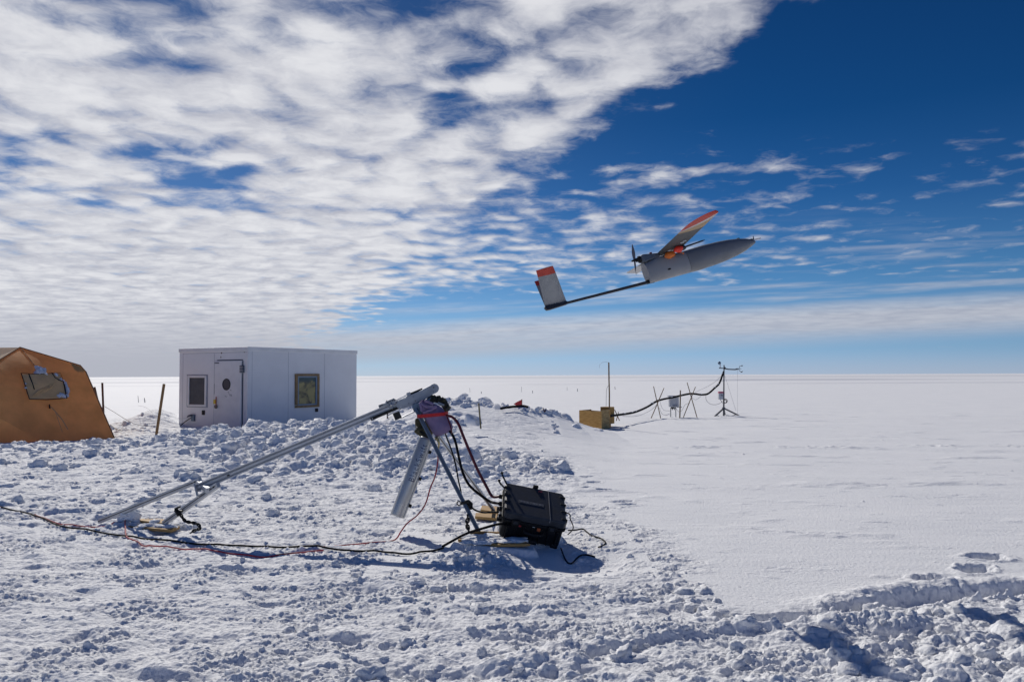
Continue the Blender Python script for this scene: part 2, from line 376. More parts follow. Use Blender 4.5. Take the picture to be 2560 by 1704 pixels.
def snow_mat():
    m = bpy.data.materials.new('snow'); m.use_nodes = True; nt = m.node_tree; b = nt.nodes['Principled BSDF']; t = NT(nt)
    tcn = t.n('ShaderNodeTexCoord').outputs['Object']
    f = t.noise(tcn, .8, 5, .6)
    nt.links.new(t.mix(t.ss(f, .3, .7), (.835, .845, .86), (.875, .88, .89)), b.inputs['Base Color'])
    b.inputs['Roughness'].default_value = .75; b.inputs['Specular IOR Level'].default_value = .25
    n1 = t.noise(tcn, 34, 5, .65); n2 = t.noise(tcn, 110, 3, .6)
    bn = t.n('ShaderNodeBump'); bn.inputs['Strength'].default_value = .85; bn.inputs['Distance'].default_value = .017
    nt.links.new(t.m('ADD', n1, t.m('MULTIPLY', n2, .12)), bn.inputs['Height']); nt.links.new(bn.outputs[0], b.inputs['Normal'])
    return m
M = {}
M['snow'] = snow_mat()
M['alu'] = pmat('brushed_aluminium', (.47, .49, .52), .42, .35, .12, 3)
M['alu_dark'] = pmat('anodised_blue_grey', (.12, .175, .245), .42, .5, .2, 14)
M['plate'] = pmat('painted_plate', (.30, .33, .37), .5, .35, .15, 12)
M['tank'] = pmat('polished_tank', (.44, .45, .455), .30, .5, .12, 5)
M['black'] = pmat('black_plastic', (.009, .010, .012), .55, 0, .4, 20, spec=.3)
M['case'] = pmat('black_case_plastic', (.010, .011, .013), .5, 0, .35, 14, .0008, 160, spec=.22)
M['caselid'] = pmat('case_lid_plastic', (.036, .041, .052), .5, 0, .3, 9, .0008, 160, spec=.25)
M['rubber'] = pmat('cable_rubber', (.008, .008, .009), .75, 0, .3, 30, spec=.12)
M['redhose'] = pmat('dark_red_rubber', (.11, .007, .014), .5, 0, .3, 20)
M['redcord'] = pmat('red_cord', (.50, .035, .055), .6, 0, .3, 40)
M['strap'] = pmat('red_webbing', (.46, .005, .012), .65, 0, .25, 60)
M['purple'] = pmat('purple_fleece', (.15, .12, .24), .9, 0, .25, 9, .006, 26, col2=(.21, .15, .27))
M['olive'] = pmat('olive_canvas', (.075, .068, .035), .85, 0, .4, 18, .003, 60)
M['wood'] = pmat('pine_board', (.42, .25, .075), .75, 0, .3, 12, .001, 60, col2=(.36, .21, .08), stretch=(1, 6, 6))
M['ply'] = pmat('plywood', (.46, .26, .065), .75, 0, .25, 5, .001, 40, col2=(.36, .19, .045), stretch=(1, 1, 5))
M['ply2'] = pmat('plywood_light', (.50, .34, .13), .75, 0, .25, 5, .001, 40, col2=(.32, .20, .08), stretch=(1, 1, 5))
M['stake'] = pmat('weathered_stake', (.30, .17, .07), .8, 0, .4, 12, stretch=(6, 6, 1))
M['stake_dark'] = pmat('dark_stake', (.11, .05, .035), .8, 0, .3, 12)
M['bamboo'] = pmat('bamboo', (.30, .20, .10), .7, 0, .5, 20, col2=(.14, .08, .05))
M['panel'] = pmat('white_hut_panel', (.74, .75, .77), .42, 0, .06, 1.2)
M['trim'] = pmat('white_trim', (.72, .725, .74), .45, 0, .08, 3)
M['groove'] = pmat('dark_grey', (.07, .085, .12), .6)
M['glass'] = pmat('grey_window_glass', (.055, .062, .08), .45, 0, .25, 3, spec=.35)
M['foil'] = pmat('yellow_foil_behind_glass', (.42, .33, .10), .3, .2, 0, 7, .01, 14, col2=(.03, .06, .07))
M['greybox'] = pmat('grey_enclosure', (.55, .56, .58), .5, 0, .1, 6)
M['red'] = pmat('red_paint', (.42, .035, .02), .5, 0, .2, 20)
M['flag'] = pmat('red_flag_cloth', (.75, .05, .05), .7, 0, .15, 20)
M['yellow'] = pmat('yellow_tag', (.65, .50, .05), .6)
M['orange'] = pmat('orange_tape', (.62, .15, .02), .55, 0, .15, 20)
M['redtape'] = pmat('bright_red_tape', (.70, .03, .015), .55, 0, .15, 20)
M['fus'] = pmat('grey_airframe', (.165, .175, .19), .42, 0, .12, 6)
M['fus2'] = pmat('lighter_grey_airframe', (.25, .26, .275), .45, 0, .12, 5)
M['carbon'] = pmat('carbon_tube', (.018, .019, .024), .35, 0, .3, 30)
M['white'] = pmat('white_film', (.62, .63, .64), .5, 0, .12, 14)
M['wingbot'] = pmat('dark_wing_skin', (.055, .058, .063), .5, 0, .2, 14)
M['finskin'] = pmat('grey_white_fin', (.25, .262, .275), .5, 0, .22, 3, col2=(.20, .21, .225), stretch=(3, 3, .4))
M['gold'] = pmat('tan_wing_film', (.45, .31, .17), .5, 0, .15, 14)
M['steel'] = pmat('dark_steel', (.12, .12, .13), .4, .9, .2, 20)
M['ink'] = pmat('navy_lettering', (.03, .04, .10), .6)
M['rope'] = pmat('grey_cord', (.25, .25, .26), .8)
M['strawcord'] = pmat('tan_strap', (.45, .33, .20), .8)
def tent_mat(name, c, tr):
    m = bpy.data.materials.new(name); m.use_nodes = True; nt = m.node_tree; t = NT(nt); b = nt.nodes['Principled BSDF']
    tcn = t.n('ShaderNodeTexCoord').outputs['Object']
    mc = t.mix(t.ss(t.noise(tcn, 1.3, 5, .6), .3, .7), c, tuple(q * .72 for q in c))
    nt.links.new(mc, b.inputs['Base Color']); b.inputs['Roughness'].default_value = .8
    tl = t.n('ShaderNodeBsdfTranslucent'); nt.links.new(mc, tl.inputs[0])
    ms = t.n('ShaderNodeMixShader'); ms.inputs[0].default_value = tr
    nt.links.new(b.outputs[0], ms.inputs[1]); nt.links.new(tl.outputs[0], ms.inputs[2])
    bn = t.n('ShaderNodeBump'); bn.inputs['Distance'].default_value = .03; bn.inputs['Strength'].default_value = .6
    nt.links.new(t.noise(tcn, 2.2, 4, .6), bn.inputs['Height']); nt.links.new(bn.outputs[0], b.inputs['Normal'])
    nt.links.new(ms.outputs[0], nt.nodes['Material Output'].inputs[0]); return m
M['tent'] = tent_mat('orange_brown_canvas', (.90, .53, .23), .52)
M['tent_roof'] = tent_mat('sunlit_canvas', (.62, .50, .36), .35)  # pale tan puts the sunlight on the roof facet into the canvas colour
M['flap'] = tent_mat('tan_window_flap', (.85, .56, .28), .15)
M['frost'] = pmat('stuck_frost', (.55, .60, .72), .8, 0, .2, 30, .01, 40)

# ------------------------------------------------------------------ mesh builder
class MB:
    def __init__(s): s.v = []; s.f = []; s.mi = []; s.xf = None; s.cm = 0
    def add(s, vs, fs, mi=None):
        o = len(s.v)
        for q in vs:
            q = Vector(q); s.v.append(s.xf @ q if s.xf else q)
        s.f += [tuple(i + o for i in f) for f in fs]; s.mi += [s.cm if mi is None else mi] * len(fs); return s
    def hexa(s, p):                       # 8 points: bottom 4 (ccw), top 4
        return s.add(p, [(3, 2, 1, 0), (4, 5, 6, 7), (0, 1, 5, 4), (1, 2, 6, 5), (2, 3, 7, 6), (3, 0, 4, 7)])
    def box(s, c, size, rot=None):
        c = Vector(c); a, b, h = [q / 2 for q in size]; r = rot or Matrix.Identity(3)
        return s.hexa([c + r @ Vector(q) for q in ((-a, -b, -h), (a, -b, -h), (a, b, -h), (-a, b, -h), (-a, -b, h), (a, -b, h), (a, b, h), (-a, b, h))])
    def beam(s, p0, p1, wd, ht, up=Vector((0, 0, 1)), ch=.12):     # rectangular bar with chamfered edges
        p0 = Vector(p0); p1 = Vector(p1); d = (p1 - p0).normalized(); sd = d.cross(up).normalized(); u = sd.cross(d)
        c = min(wd, ht) * ch
        pr = [(-wd / 2 + c, -ht / 2), (wd / 2 - c, -ht / 2), (wd / 2, -ht / 2 + c), (wd / 2, ht / 2 - c), (wd / 2 - c, ht / 2), (-wd / 2 + c, ht / 2), (-wd / 2, ht / 2 - c), (-wd / 2, -ht / 2 + c)]
        n = len(pr); vs = [p + sd * a + u * b for p in (p0, p1) for a, b in pr]
        return s.add(vs, [tuple(range(n))[::-1], tuple(range(n, 2 * n))] + [(i, (i + 1) % n, n + (i + 1) % n, n + i) for i in range(n)])
    def tube(s, pts, r, n=10, cap=True):
        pts = [Vector(p) for p in pts]; m = len(pts); rs = r if isinstance(r, (list, tuple)) else [r] * m
        vs = []; ref = None
        for i, p in enumerate(pts):
            d = (pts[min(i + 1, m - 1)] - pts[max(i - 1, 0)]).normalized()
            if ref is None:
                ref = d.cross(Vector((0, 0, 1))); ref = ref if ref.length > .1 else d.cross(Vector((1, 0, 0)))
            ref = (ref - d * ref.dot(d)).normalized(); bb = d.cross(ref)
            for k in range(n):
                a = 2 * math.pi * k / n; vs.append(p + (ref * math.cos(a) + bb * math.sin(a)) * rs[i])
        fs = [(i * n + k, i * n + (k + 1) % n, (i + 1) * n + (k + 1) % n, (i + 1) * n + k) for i in range(m - 1) for k in range(n)]
        if cap: fs += [tuple(range(n))[::-1], tuple(range((m - 1) * n, m * n))]
        return s.add(vs, fs)
    def prism(s, poly, off):              # planar polygon (world points) extruded by vector
        n = len(poly); off = Vector(off); vs = [Vector(p) for p in poly] + [Vector(p) + off for p in poly]
        return s.add(vs, [tuple(range(n))[::-1], tuple(range(n, 2 * n))] + [(i, (i + 1) % n, n + (i + 1) % n, n + i) for i in range(n)])
    def torus(s, c, ax, maj, mnr, n=20, k=8, sx=1.0, ref=None):
        c = Vector(c); ax = Vector(ax).normalized()
        u = Vector(ref) if ref is not None else ax.orthogonal(); u = (u - ax * u.dot(ax)).normalized(); v = ax.cross(u); vs = []
        for i in range(n):
            a = 2 * math.pi * i / n; rad = u * math.cos(a) * sx + v * math.sin(a); rd = (u * math.cos(a) + v * math.sin(a))
            for j in range(k):
                b = 2 * math.pi * j / k; vs.append(c + rad * maj + (rd * math.cos(b) + ax * math.sin(b)) * mnr)
        return s.add(vs, [(i * k + j, ((i + 1) % n) * k + j, ((i + 1) % n) * k + (j + 1) % k, i * k + (j + 1) % k) for i in range(n) for j in range(k)])
    def ball(s, c, r, sc=(1, 1, 1), n=12, m=8, rot=None, nz=0, seed=0):
        c = Vector(c); vs = []; rot = rot or Matrix.Identity(3)
        def pt(th, ph):
            q = Vector((math.sin(th) * math.cos(ph), math.sin(th) * math.sin(ph), math.cos(th)))
            k = 1 + (nz * mnoise.noise(q * 1.6 + Vector((seed * 3.1, seed * 1.7, seed))) if nz else 0)
            q = q * k; return c + rot @ Vector((q.x * sc[0] * r, q.y * sc[1] * r, q.z * sc[2] * r))
        vs.append(pt(0, 0))
        for i in range(1, m):
            for j in range(n): vs.append(pt(math.pi * i / m, 2 * math.pi * j / n))
        vs.append(pt(math.pi, 0)); L = len(vs) - 1
        fs = [(0, 1 + j, 1 + (j + 1) % n) for j in range(n)]
        fs += [(1 + i * n + j, 1 + (i + 1) * n + j, 1 + (i + 1) * n + (j + 1) % n, 1 + i * n + (j + 1) % n) for i in range(m - 2) for j in range(n)]
        fs += [(L, 1 + (m - 2) * n + (j + 1) % n, 1 + (m - 2) * n + j) for j in range(n)]
        return s.add(vs, fs)
    def build(s, name, mats, parent=None, smooth=False, bevel=0.0, origin=None, angle=40):
        root = parent
        while root is not None and root.parent is not None: root = root.parent
        off = Vector(root.location) if root is not None else (Vector(origin) if origin is not None else Vector((0, 0, 0)))
        me = bpy.data.meshes.new(name)
        me.from_pydata([tuple(v - off) for v in s.v], [], s.f); 
        if not isinstance(mats, (list, tuple)): mats = [mats]
        for q in mats: me.materials.append(q)
        if len(mats) > 1: me.polygons.foreach_set('material_index', s.mi)
        me.update()
        o = bpy.data.objects.new(name, me); COL.objects.link(o)
        if parent is not None: o.parent = parent
        else: o.location = off
        import bmesh
        bm = bmesh.new(); bm.from_mesh(me); bmesh.ops.recalc_face_normals(bm, faces=bm.faces); bm.to_mesh(me); bm.free()
        if smooth:
            me.polygons.foreach_set('use_smooth', [True] * len(me.polygons)); me.set_sharp_from_angle(angle=R(angle))
        if bevel > 0:
            bv = o.modifiers.new('bevel', 'BEVEL'); bv.width = bevel; bv.segments = 2; bv.limit_method = 'ANGLE'; bv.angle_limit = R(40)
        return o
def tag(o, label, cat, group=None, kind=None):
    o['label'] = label; o['category'] = cat
    if group: o['group'] = group
    if kind: o['kind'] = kind
    return o
def thing(name, loc, label, cat, group=None):
    o = bpy.data.objects.new(name, None); COL.objects.link(o); o.location = Vector(loc); o.empty_display_size = .1
    return tag(o, label, cat, group)

# ------------------------------------------------------------------ ground
def build_ground():
    fine = np.radians(np.linspace(-41, 41, 1400)); coarse = np.radians(np.linspace(41, 319, 90)[1:-1])
    ang = np.concatenate([fine, coarse]); na = len(ang)
    rad = np.concatenate([[.4, .8, 1.3, 1.9, 2.5, 3.0], np.geomspace(3.3, 34, 1500)[1:], np.geomspace(34, 110, 160)[1:], np.geomspace(110, 1700, 700)[1:], np.geomspace(1700, 5000, 20)[1:]])
    nr = len(rad)
    A, Rr = np.meshgrid(ang, rad); x = (Rr * np.sin(A)).ravel(); y = (Rr * np.cos(A)).ravel()
    z = base_h(x, y)
    sel = (y > 2.4) & (np.hypot(x, y) < 60) & (np.abs(x) < 45)
    dz = detail_h(x[sel], y[sel]); fade = sst(np.hypot(x[sel], y[sel]), 60, 36)
    z[sel] += dz * fade
    far = np.hypot(x, y) > 2500; z[far] = z[far]
    v = np.stack([x, y, z], 1).astype(np.float32)
    v = np.concatenate([v, [[0, 0, 0]]]).astype(np.float32); ci = len(v) - 1
    i = np.arange(nr - 1)[:, None] * na; j = np.arange(na)[None, :]; jn = (j + 1) % na
    q = np.stack([i + j, i + na + j, i + na + jn, i + jn], -1).reshape(-1, 4)[:, ::-1]
    # orientation: angles run clockwise seen from above
    nq = len(q); tri = np.stack([np.full(na, ci), jn.ravel(), j.ravel()], 1)[:, ::-1]
    me = bpy.data.meshes.new('ground')
    me.vertices.add(len(v)); me.vertices.foreach_set('co', v.ravel())
    me.loops.add(nq * 4 + na * 3); me.polygons.add(nq + na)
    me.loops.foreach_set('vertex_index', np.concatenate([q.ravel(), tri.ravel()]).astype(np.int32))
    me.polygons.foreach_set('loop_start', np.concatenate([np.arange(nq) * 4, nq * 4 + np.arange(na) * 3]).astype(np.int32))
    me.polygons.foreach_set('use_smooth', np.ones(nq + na, bool))
    me.update(calc_edges=True); me.validate()
    if me.polygons[nq // 2].normal.z < 0: me.flip_normals()
    me.materials.append(M['snow'])
    o = bpy.data.objects.new('ground', me); COL.objects.link(o); o['kind'] = 'structure'
    return o
build_ground()

# loose snow chunks (uncountable rubble): one object
def build_rubble():
    import bmesh
    bm = bmesh.new(); bmesh.ops.create_icosphere(bm, subdivisions=3, radius=1); tv = np.array([v.co[:] for v in bm.verts]); tf = np.array([[v.index for v in f.verts] for f in bm.faces]); bm.free()
    rs = np.random.RandomState(5); spots = []
    def scat(n, fx, fy, smin, smax, p=2.2):
        for _ in range(n):
            x, y = fx(), fy(); s = smin + (smax - smin) * rs.rand() ** p; spots.append((x, y, s))
    n_ = rs.normal; u_ = rs.uniform
    scat(520, lambda: u_(-11, -1.0), lambda: n_(16.6, 1.7), .03, .16)
    scat(170, lambda: u_(-2.2, 2.0), lambda: n_(13.6, .8), .03, .16)
    scat(30, lambda: u_(1.0, 1.9), lambda: n_(20, .7), .03, .10)
    scat(230, lambda: u_(-3.2, 1.75), lambda: n_(22.0, .40), .04, .20)
    scat(14, lambda: u_(-2.6, -.9), lambda: n_(22.0, .25), .16, .30)
    scat(30, lambda: u_(-12.8, -10.8), lambda: n_(23.5, .8), .04, .15)
    scat(300, lambda: u_(-5, 3.6), lambda: u_(4.2, 9), .010, .040, 3)
    scat(260, lambda: u_(-.8, 3.6), lambda: u_(4.1, 6.2), .012, .065, 2.5)
    scat(120, lambda: u_(-7, -2.5), lambda: u_(9, 14), .02, .09, 2.5)
    scat(420, lambda: u_(-6, 1.6), lambda: u_(4.2, 12), .006, .022, 2.0)
    scat(70, lambda: n_(-.38, .3), lambda: n_(6.93, .10), .012, .045, 1.8)
    scat(60, lambda: n_(-3.95, .35), lambda: n_(8.5, .16), .012, .05, 1.8)
    xs = np.array([q[0] for q in spots]); ys = np.array([q[1] for q in spots])
    ok = inside(xs, ys, ROUGH) & ((np.abs(seg_dist(xs, ys, EDGE)[0]) > .15) | (ys > 12)) & ((xs < -.05) | (xs > .62) | (ys < 6.9) | (ys > 8.3)) & ((xs < -.5) | (xs > .6) | (ys < 20) | (np.array([q[2] for q in spots]) < .07)); spots = [q for q, k in zip(spots, ok) if k]
    xs = np.array([q[0] for q in spots]); ys = np.array([q[1] for q in spots]); zs = terrain(xs, ys)
    V = []; Fc = []; off = 0
    for k, (x, y, s) in enumerate(spots):
        ph = rs.rand(3) * 50
        q = tv.copy(); d = q / np.linalg.norm(q, axis=1, keepdims=True)
        # blocky: soft maximum norm
        pw = rs.uniform(2.2, 4.0); nn = (np.abs(d) ** pw).sum(1) ** (1 / pw); q = d / nn[:, None]
        bumpy = fbm(d[:, 0] * 1.4 + ph[0] + d[:, 2], d[:, 1] * 1.4 + ph[1] - d[:, 2] * .7, 4, 7, .6)
        q = q * (1 + .60 * bumpy)[:, None]
        q = q * np.array([1, rs.uniform(.6, 1.0), rs.uniform(.42, .85)])
        e = Matrix.Rotation(rs.rand() * 6.28, 3, 'Z') @ Matrix.Rotation(rs.normal(0, .35), 3, 'X')
        q = q @ np.array(e).T * s + np.array([x, y, zs[k] - s * .02])
        V.append(q); Fc.append(tf + off); off += len(q)
    V = np.concatenate(V); Fc = np.concatenate(Fc)
    me = bpy.data.meshes.new('snow_rubble'); me.vertices.add(len(V)); me.vertices.foreach_set('co', V.astype(np.float32).ravel())
    me.loops.add(len(Fc) * 3); me.polygons.add(len(Fc)); me.loops.foreach_set('vertex_index', Fc.ravel().astype(np.int32))
    me.polygons.foreach_set('loop_start', (np.arange(len(Fc)) * 3).astype(np.int32)); me.polygons.foreach_set('use_smooth', np.ones(len(Fc), bool))
    me.update(calc_edges=True); me.validate(); me.materials.append(M['snow'])
    o = bpy.data.objects.new('snow_rubble', me); COL.objects.link(o)
    tag(o, 'loose clods of broken snow strewn over the trampled banks', 'snow', kind='stuff')
build_rubble()

# a few big snow blocks one can tell apart
def snow_block(pts, off, label, seed, group=None):
    c = sum((Vector(p) for p in pts), Vector()) / len(pts)
    c.z = min(Vector(p).z for p in pts)
    b = MB(); b.prism(pts, off)
    o = b.build('snow_block', M['snow'], smooth=False, origin=c)
    import bmesh
    bm = bmesh.new(); bm.from_mesh(o.data); bmesh.ops.triangulate(bm, faces=bm.faces)
    bmesh.ops.subdivide_edges(bm, edges=bm.edges, cuts=5, use_grid_fill=True)
    for _ in range(1 if seed == 1 else 2): bmesh.ops.smooth_vert(bm, verts=bm.verts, factor=.5, use_axis_x=True, use_axis_y=True, use_axis_z=True)
    for v in bm.verts:
        k = v.co * 7 + Vector((seed, seed, seed)); v.co += Vector((mnoise.noise(k), mnoise.noise(k + Vector((9, 0, 0))), mnoise.noise(k + Vector((0, 9, 0))))) * .035
    bm.to_mesh(o.data); bm.free(); o.data.polygons.foreach_set('use_smooth', [True] * len(o.data.polygons))
    tag(o, label, 'snow block'); return o
def blk(zf, pts, depth, th, label, seed, group=None): return snow_block([P(zf(*q), depth) for q in pts], Vector((.1, th, .02)), label, seed)
blk(Z8, [(380, 840), (450, 850), (560, 940), (590, 1020), (480, 1010), (380, 990)], 17.6, .35, 'sharp tilted snow slab left of the short thin wooden stake', 1)
blk(Z8, [(1960, 1110), (2010, 1050), (2095, 990), (2150, 1040), (2200, 1120), (2240, 1140), (2000, 1160)], 20.6, .5, 'large pointed snow block in front of the plywood box', 2)
blk(Z8, [(1800, 1130), (1830, 1060), (1860, 1090), (1890, 1150), (1820, 1150)], 19.8, .25, 'small pointed snow block left of the large pointed one', 3)
blk(Z8, [(270, 560), (330, 520), (375, 540), (385, 610), (340, 650), (250, 640)], 22.2, .5, 'upright rounded snow block on top of the far snow ridge', 4)
blk(Z8, [(575, 600), (640, 580), (720, 620), (790, 680), (700, 700), (590, 690)], 22.3, .5, 'broad snow block lying on the far ridge behind the short stake', 5)
blk(Z7, [(255, 950), (300, 935), (420, 950), (425, 985), (260, 990)], 21.2, .3, 'low flat snow block lying in front of the plywood box', 6)

# ------------------------------------------------------------------ hut
HC = Vector((-7.96, 24.0, 0)); HL = Vector((-10.68, 25.6, 0)); HR = Vector((-5.5, 28.2, 0)); HT = 2.465
nL = (HC - HL).cross(Vector((0, 0, 1))).normalized(); nR = (HR - HC).cross(Vector((0, 0, 1))).normalized()
if nL.y > 0: nL = -nL
if nR.y > 0: nR = -nR
hut = thing('hut', (-8.1, 26.9, 0), 'white insulated panel hut with a door and two windows beside the orange tent', 'hut')
HB = HL + HR - HC; zu = Vector((0, 0, 1))
b = MB(); lo = -.3
b.hexa([q + zu * lo for q in (HC, HR, HB, HL)] + [q + zu * (HT - .10) for q in (HC, HR, HB, HL)]); b.build('wall', M['panel'], hut)
b = MB(); cen = (HC + HB) / 2
ex = [q + (q - cen).normalized() * .035 for q in (HC, HR, HB, HL)]
b.hexa([q + zu * (HT - .10) for q in ex] + [q + zu * (HT + .02) for q in ex]); b.build('roof', M['trim'], hut, bevel=.008)
b = MB(); b.beam(HC + zu * lo + (nL + nR) * .004, HC + zu * (HT - .105) + (nL + nR) * .004, .05, .05, up=nL); b.build('corner_trim', M['trim'], hut)
def WL(x, y, o=0.0): return RP(Z2(x, y), HC + nL * o, nL)
def WR(x, y, o=0.0): return RP(Z2(x, y), HC + nR * o, nR)
def rect(b, W, x0, y0, x1, y1, th, o=0.0, n=None, yt=None, yb=None):
    n = n if n is not None else (nL if W is WL else nR)
    tdir = (HC - HL).normalized() if W is WL else (HR - HC).normalized()
    a = W(x0, (y0 + y1) / 2); c = W(x1, (y0 + y1) / 2); za = W((x0 + x1) / 2, y0).z; zb = W((x0 + x1) / 2, y1).z
    p = [Vector((a.x, a.y, zb)), Vector((c.x, c.y, zb)), Vector((c.x, c.y, za)), Vector((a.x, a.y, za))]
    b.prism([q + n * (o - .002) for q in p], n * th); return p
def frame(b, W, x0, y0, x1, y1, wd, th, o=0.0):
    rect(b, W, x0, y0, x1, y0 + wd, th, o); rect(b, W, x0, y1 - wd, x1, y1, th, o)
    rect(b, W, x0, y0 + wd, x0 + wd * .95, y1 - wd, th, o); rect(b, W, x1 - wd * .95, y0 + wd, x1, y1 - wd, th, o)
# wall joints
b = MB()
for x in (1368, 1795): rect(b, WR, x, 150 if x < 1500 else 205, x + 3, 1060, .004, .001)
rect(b, WR, 940, 178, 943, 1060, .003, .001); rect(b, WR, 945, 178, 2170, 182, .003, .001)
rect(b, WL, 125, 200, 128, 1100, .003, .001); rect(b, WL, 128, 196, 880, 200, .003, .001)
rect(b, WL, 494, 205, 497, 1100, .003, .001)
b.build('panel_joint', pmat('joint_grey', (.33, .35, .40), .6), hut)
# white-framed window
wn = MB(); frame(wn, WL, 190, 466, 411, 827, 20, .03, .002); wn = wn.build('window', M['trim'], hut)
b = MB(); frame(b, WL, 178, 453, 422, 838, 8, .012, .001); b.build('frame', pmat('seal_grey', (.28, .30, .36), .6), wn)
b = MB(); rect(b, WL, 207, 490, 397, 803, .008, .001); b.build('pane', M['glass'], wn)
# door
door = MB(); rect(door, WL, 514, 290, 826, 1160, .05, .002); door = door.build('door', M['trim'], hut, bevel=.008)
b = MB(); rect(b, WL, 826, 290, 838, 1160, .008, .0); rect(b, WL, 535, 276, 838, 288, .008, .0); b.build('gap_and_shadow_line', M['groove'], door)  # side strip marks the door gap; top strip is a painted shadow line
b = MB()
for k in range(5):
    rect(b, WL, 818, 345 + k * 18, 854, 345 + k * 18 + 13, .075, .0)
b.build('hinge', M['groove'], door)
b = MB(); rect(b, WL, 826, 345, 846, 432, .065, .0); b.build('hinge_barrel', M['trim'], door)
pc = WL(658, 568); td = (HC - HL).normalized(); 
b = MB(); n = 28; rr = (WL(658, 506).z - WL(658, 630).z) / 2
b.prism([pc + nL * .049 + td * math.cos(a) * rr + zu * math.sin(a) * rr for a in [2 * math.pi * i / n for i in range(n)]], nL * .006)
port = b.build('porthole', M['glass'], door)
b = MB(); b.torus(pc + nL * .055, nL, rr * 1.05, .012, 28, 8); b.build('rim', M['black'], port, smooth=True)
b = MB(); hc_ = WL(540, 828) + nL * .06; b.prism([hc_ + td * math.cos(a) * .062 + zu * math.sin(a) * .062 for a in [2 * math.pi * i / 18 for i in range(18)]], nL * .03)
hd = b.build('handle', M['steel'], door, bevel=.005)
b = MB(); b.beam(WL(545, 810) + nL * .085, WL(546, 712) + nL * .085, .022, .022, up=nL); b.build('lever', M['red'], hd)
b = MB(); rect(b, WL, 516, 745, 540, 795, .01, .085); b.build('tag', M['yellow'], hd)
b = MB(); rect(b, WL, 519, 310, 570, 323, .01, .05); b.build('nameplate', M['groove'], door)
b = MB()
for st in [[(640, 700), (652, 712), (668, 708)], [(676, 655), (690, 668)], [(700, 630), (716, 640)], [(684, 680), (700, 690)], [(700, 690), (712, 684), (718, 694), (716, 708)], [(700, 705), (703, 690)]]:
    MB().tube([WL(*q) + nL * .051 for q in st], .006, 5).build('scribble', M['groove'], door)
b = MB(); rect(b, WL, 500, 560, 506, 682, .01, .0); b.build('latch_strip', M['groove'], hut)
for q in ((580, 190, 590, 206), (575, 236, 579, 258), (850, 186, 858, 194)):
    b = MB(); rect(b, WL, *q, .012, .0); b.build('screw_mark', M['stake_dark'], hut)
for W, q in ((WL, (358, 872, 388, 926)), (WR, (1685, 848, 1716, 890))):
    b = MB(); rect(b, W, *q, .03, .0); b.build('outlet', M['black'], hut, bevel=.006)
b = MB(); rect(b, WL, 240, 922, 276, 998, .06, .0); plug = b.build('socket_box', M['alu_dark'], hut, bevel=.01)
b = MB(); b.tube([WL(250, 930) + nL * .06, WL(225, 938) + nL * .10, WL(206, 950) + nL * .08], [.035, .03, .018]); b.build('plug', M['groove'], plug, smooth=True)
b = MB(); b.tube(smooth_line([WL(238, 962) + nL * .05, WL(205, 1000) + nL * .14, WL(165, 1050) + nL * .2, WL(125, 1115) + nL * .26]), .014, 8); b.build('power_lead', M['rubber'], plug, smooth=True)
b = MB(); b.tube(smooth_line([WL(210, 965) + nL * .05, WL(150, 966) + nL * .05, WL(92, 975) + nL * .03]), .007, 6); b.build('thin_lead', M['white'], plug, smooth=True)
# wooden-framed window
wn = MB(); frame(wn, WR, 1445, 443, 1726, 838, 26, .05, .002); wn = wn.build('window', pmat('dull_window_wood', (.30, .195, .09), .75, 0, .3, 8), hut); wn['label'] = 'wooden framed window with yellow foil'
b = MB(); frame(b, WR, 1470, 470, 1702, 812, 16, .035, .002); b.build('frame', pmat('blue_grey_frame', (.20, .27, .36), .5), wn)
b = MB(); rect(b, WR, 1484, 486, 1688, 796, .008, .001)
fm = bpy.data.materials.new('foil_glass'); fm.use_nodes = True; t = NT(fm.node_tree); pb = fm.node_tree.nodes['Principled BSDF']
oc = t.n('ShaderNodeTexCoord').outputs['Object']; fz = t.n('ShaderNodeSeparateXYZ'); fm.node_tree.links.new(oc, fz.inputs[0])
na_ = t.noise(oc, 4.2, 6, .65, 1.2); nb_ = t.noise(oc, 2.2, 3, .6, .6)
c1 = t.mix(t.ss(na_, .38, .62), (.015, .02, .03), (.15, .135, .06)); c2 = t.mix(t.ss(nb_, .42, .60), c1, (.32, .275, .11))
c3 = t.mix(t.ss(t.m('ADD', fz.outputs[2], t.m('MULTIPLY', na_, .3)), 1.48, 1.62), c2, (.015, .055, .07))
fm.node_tree.links.new(c3, pb.inputs['Base Color']); pb.inputs['Roughness'].default_value = .15
b.build('pane', fm, wn)

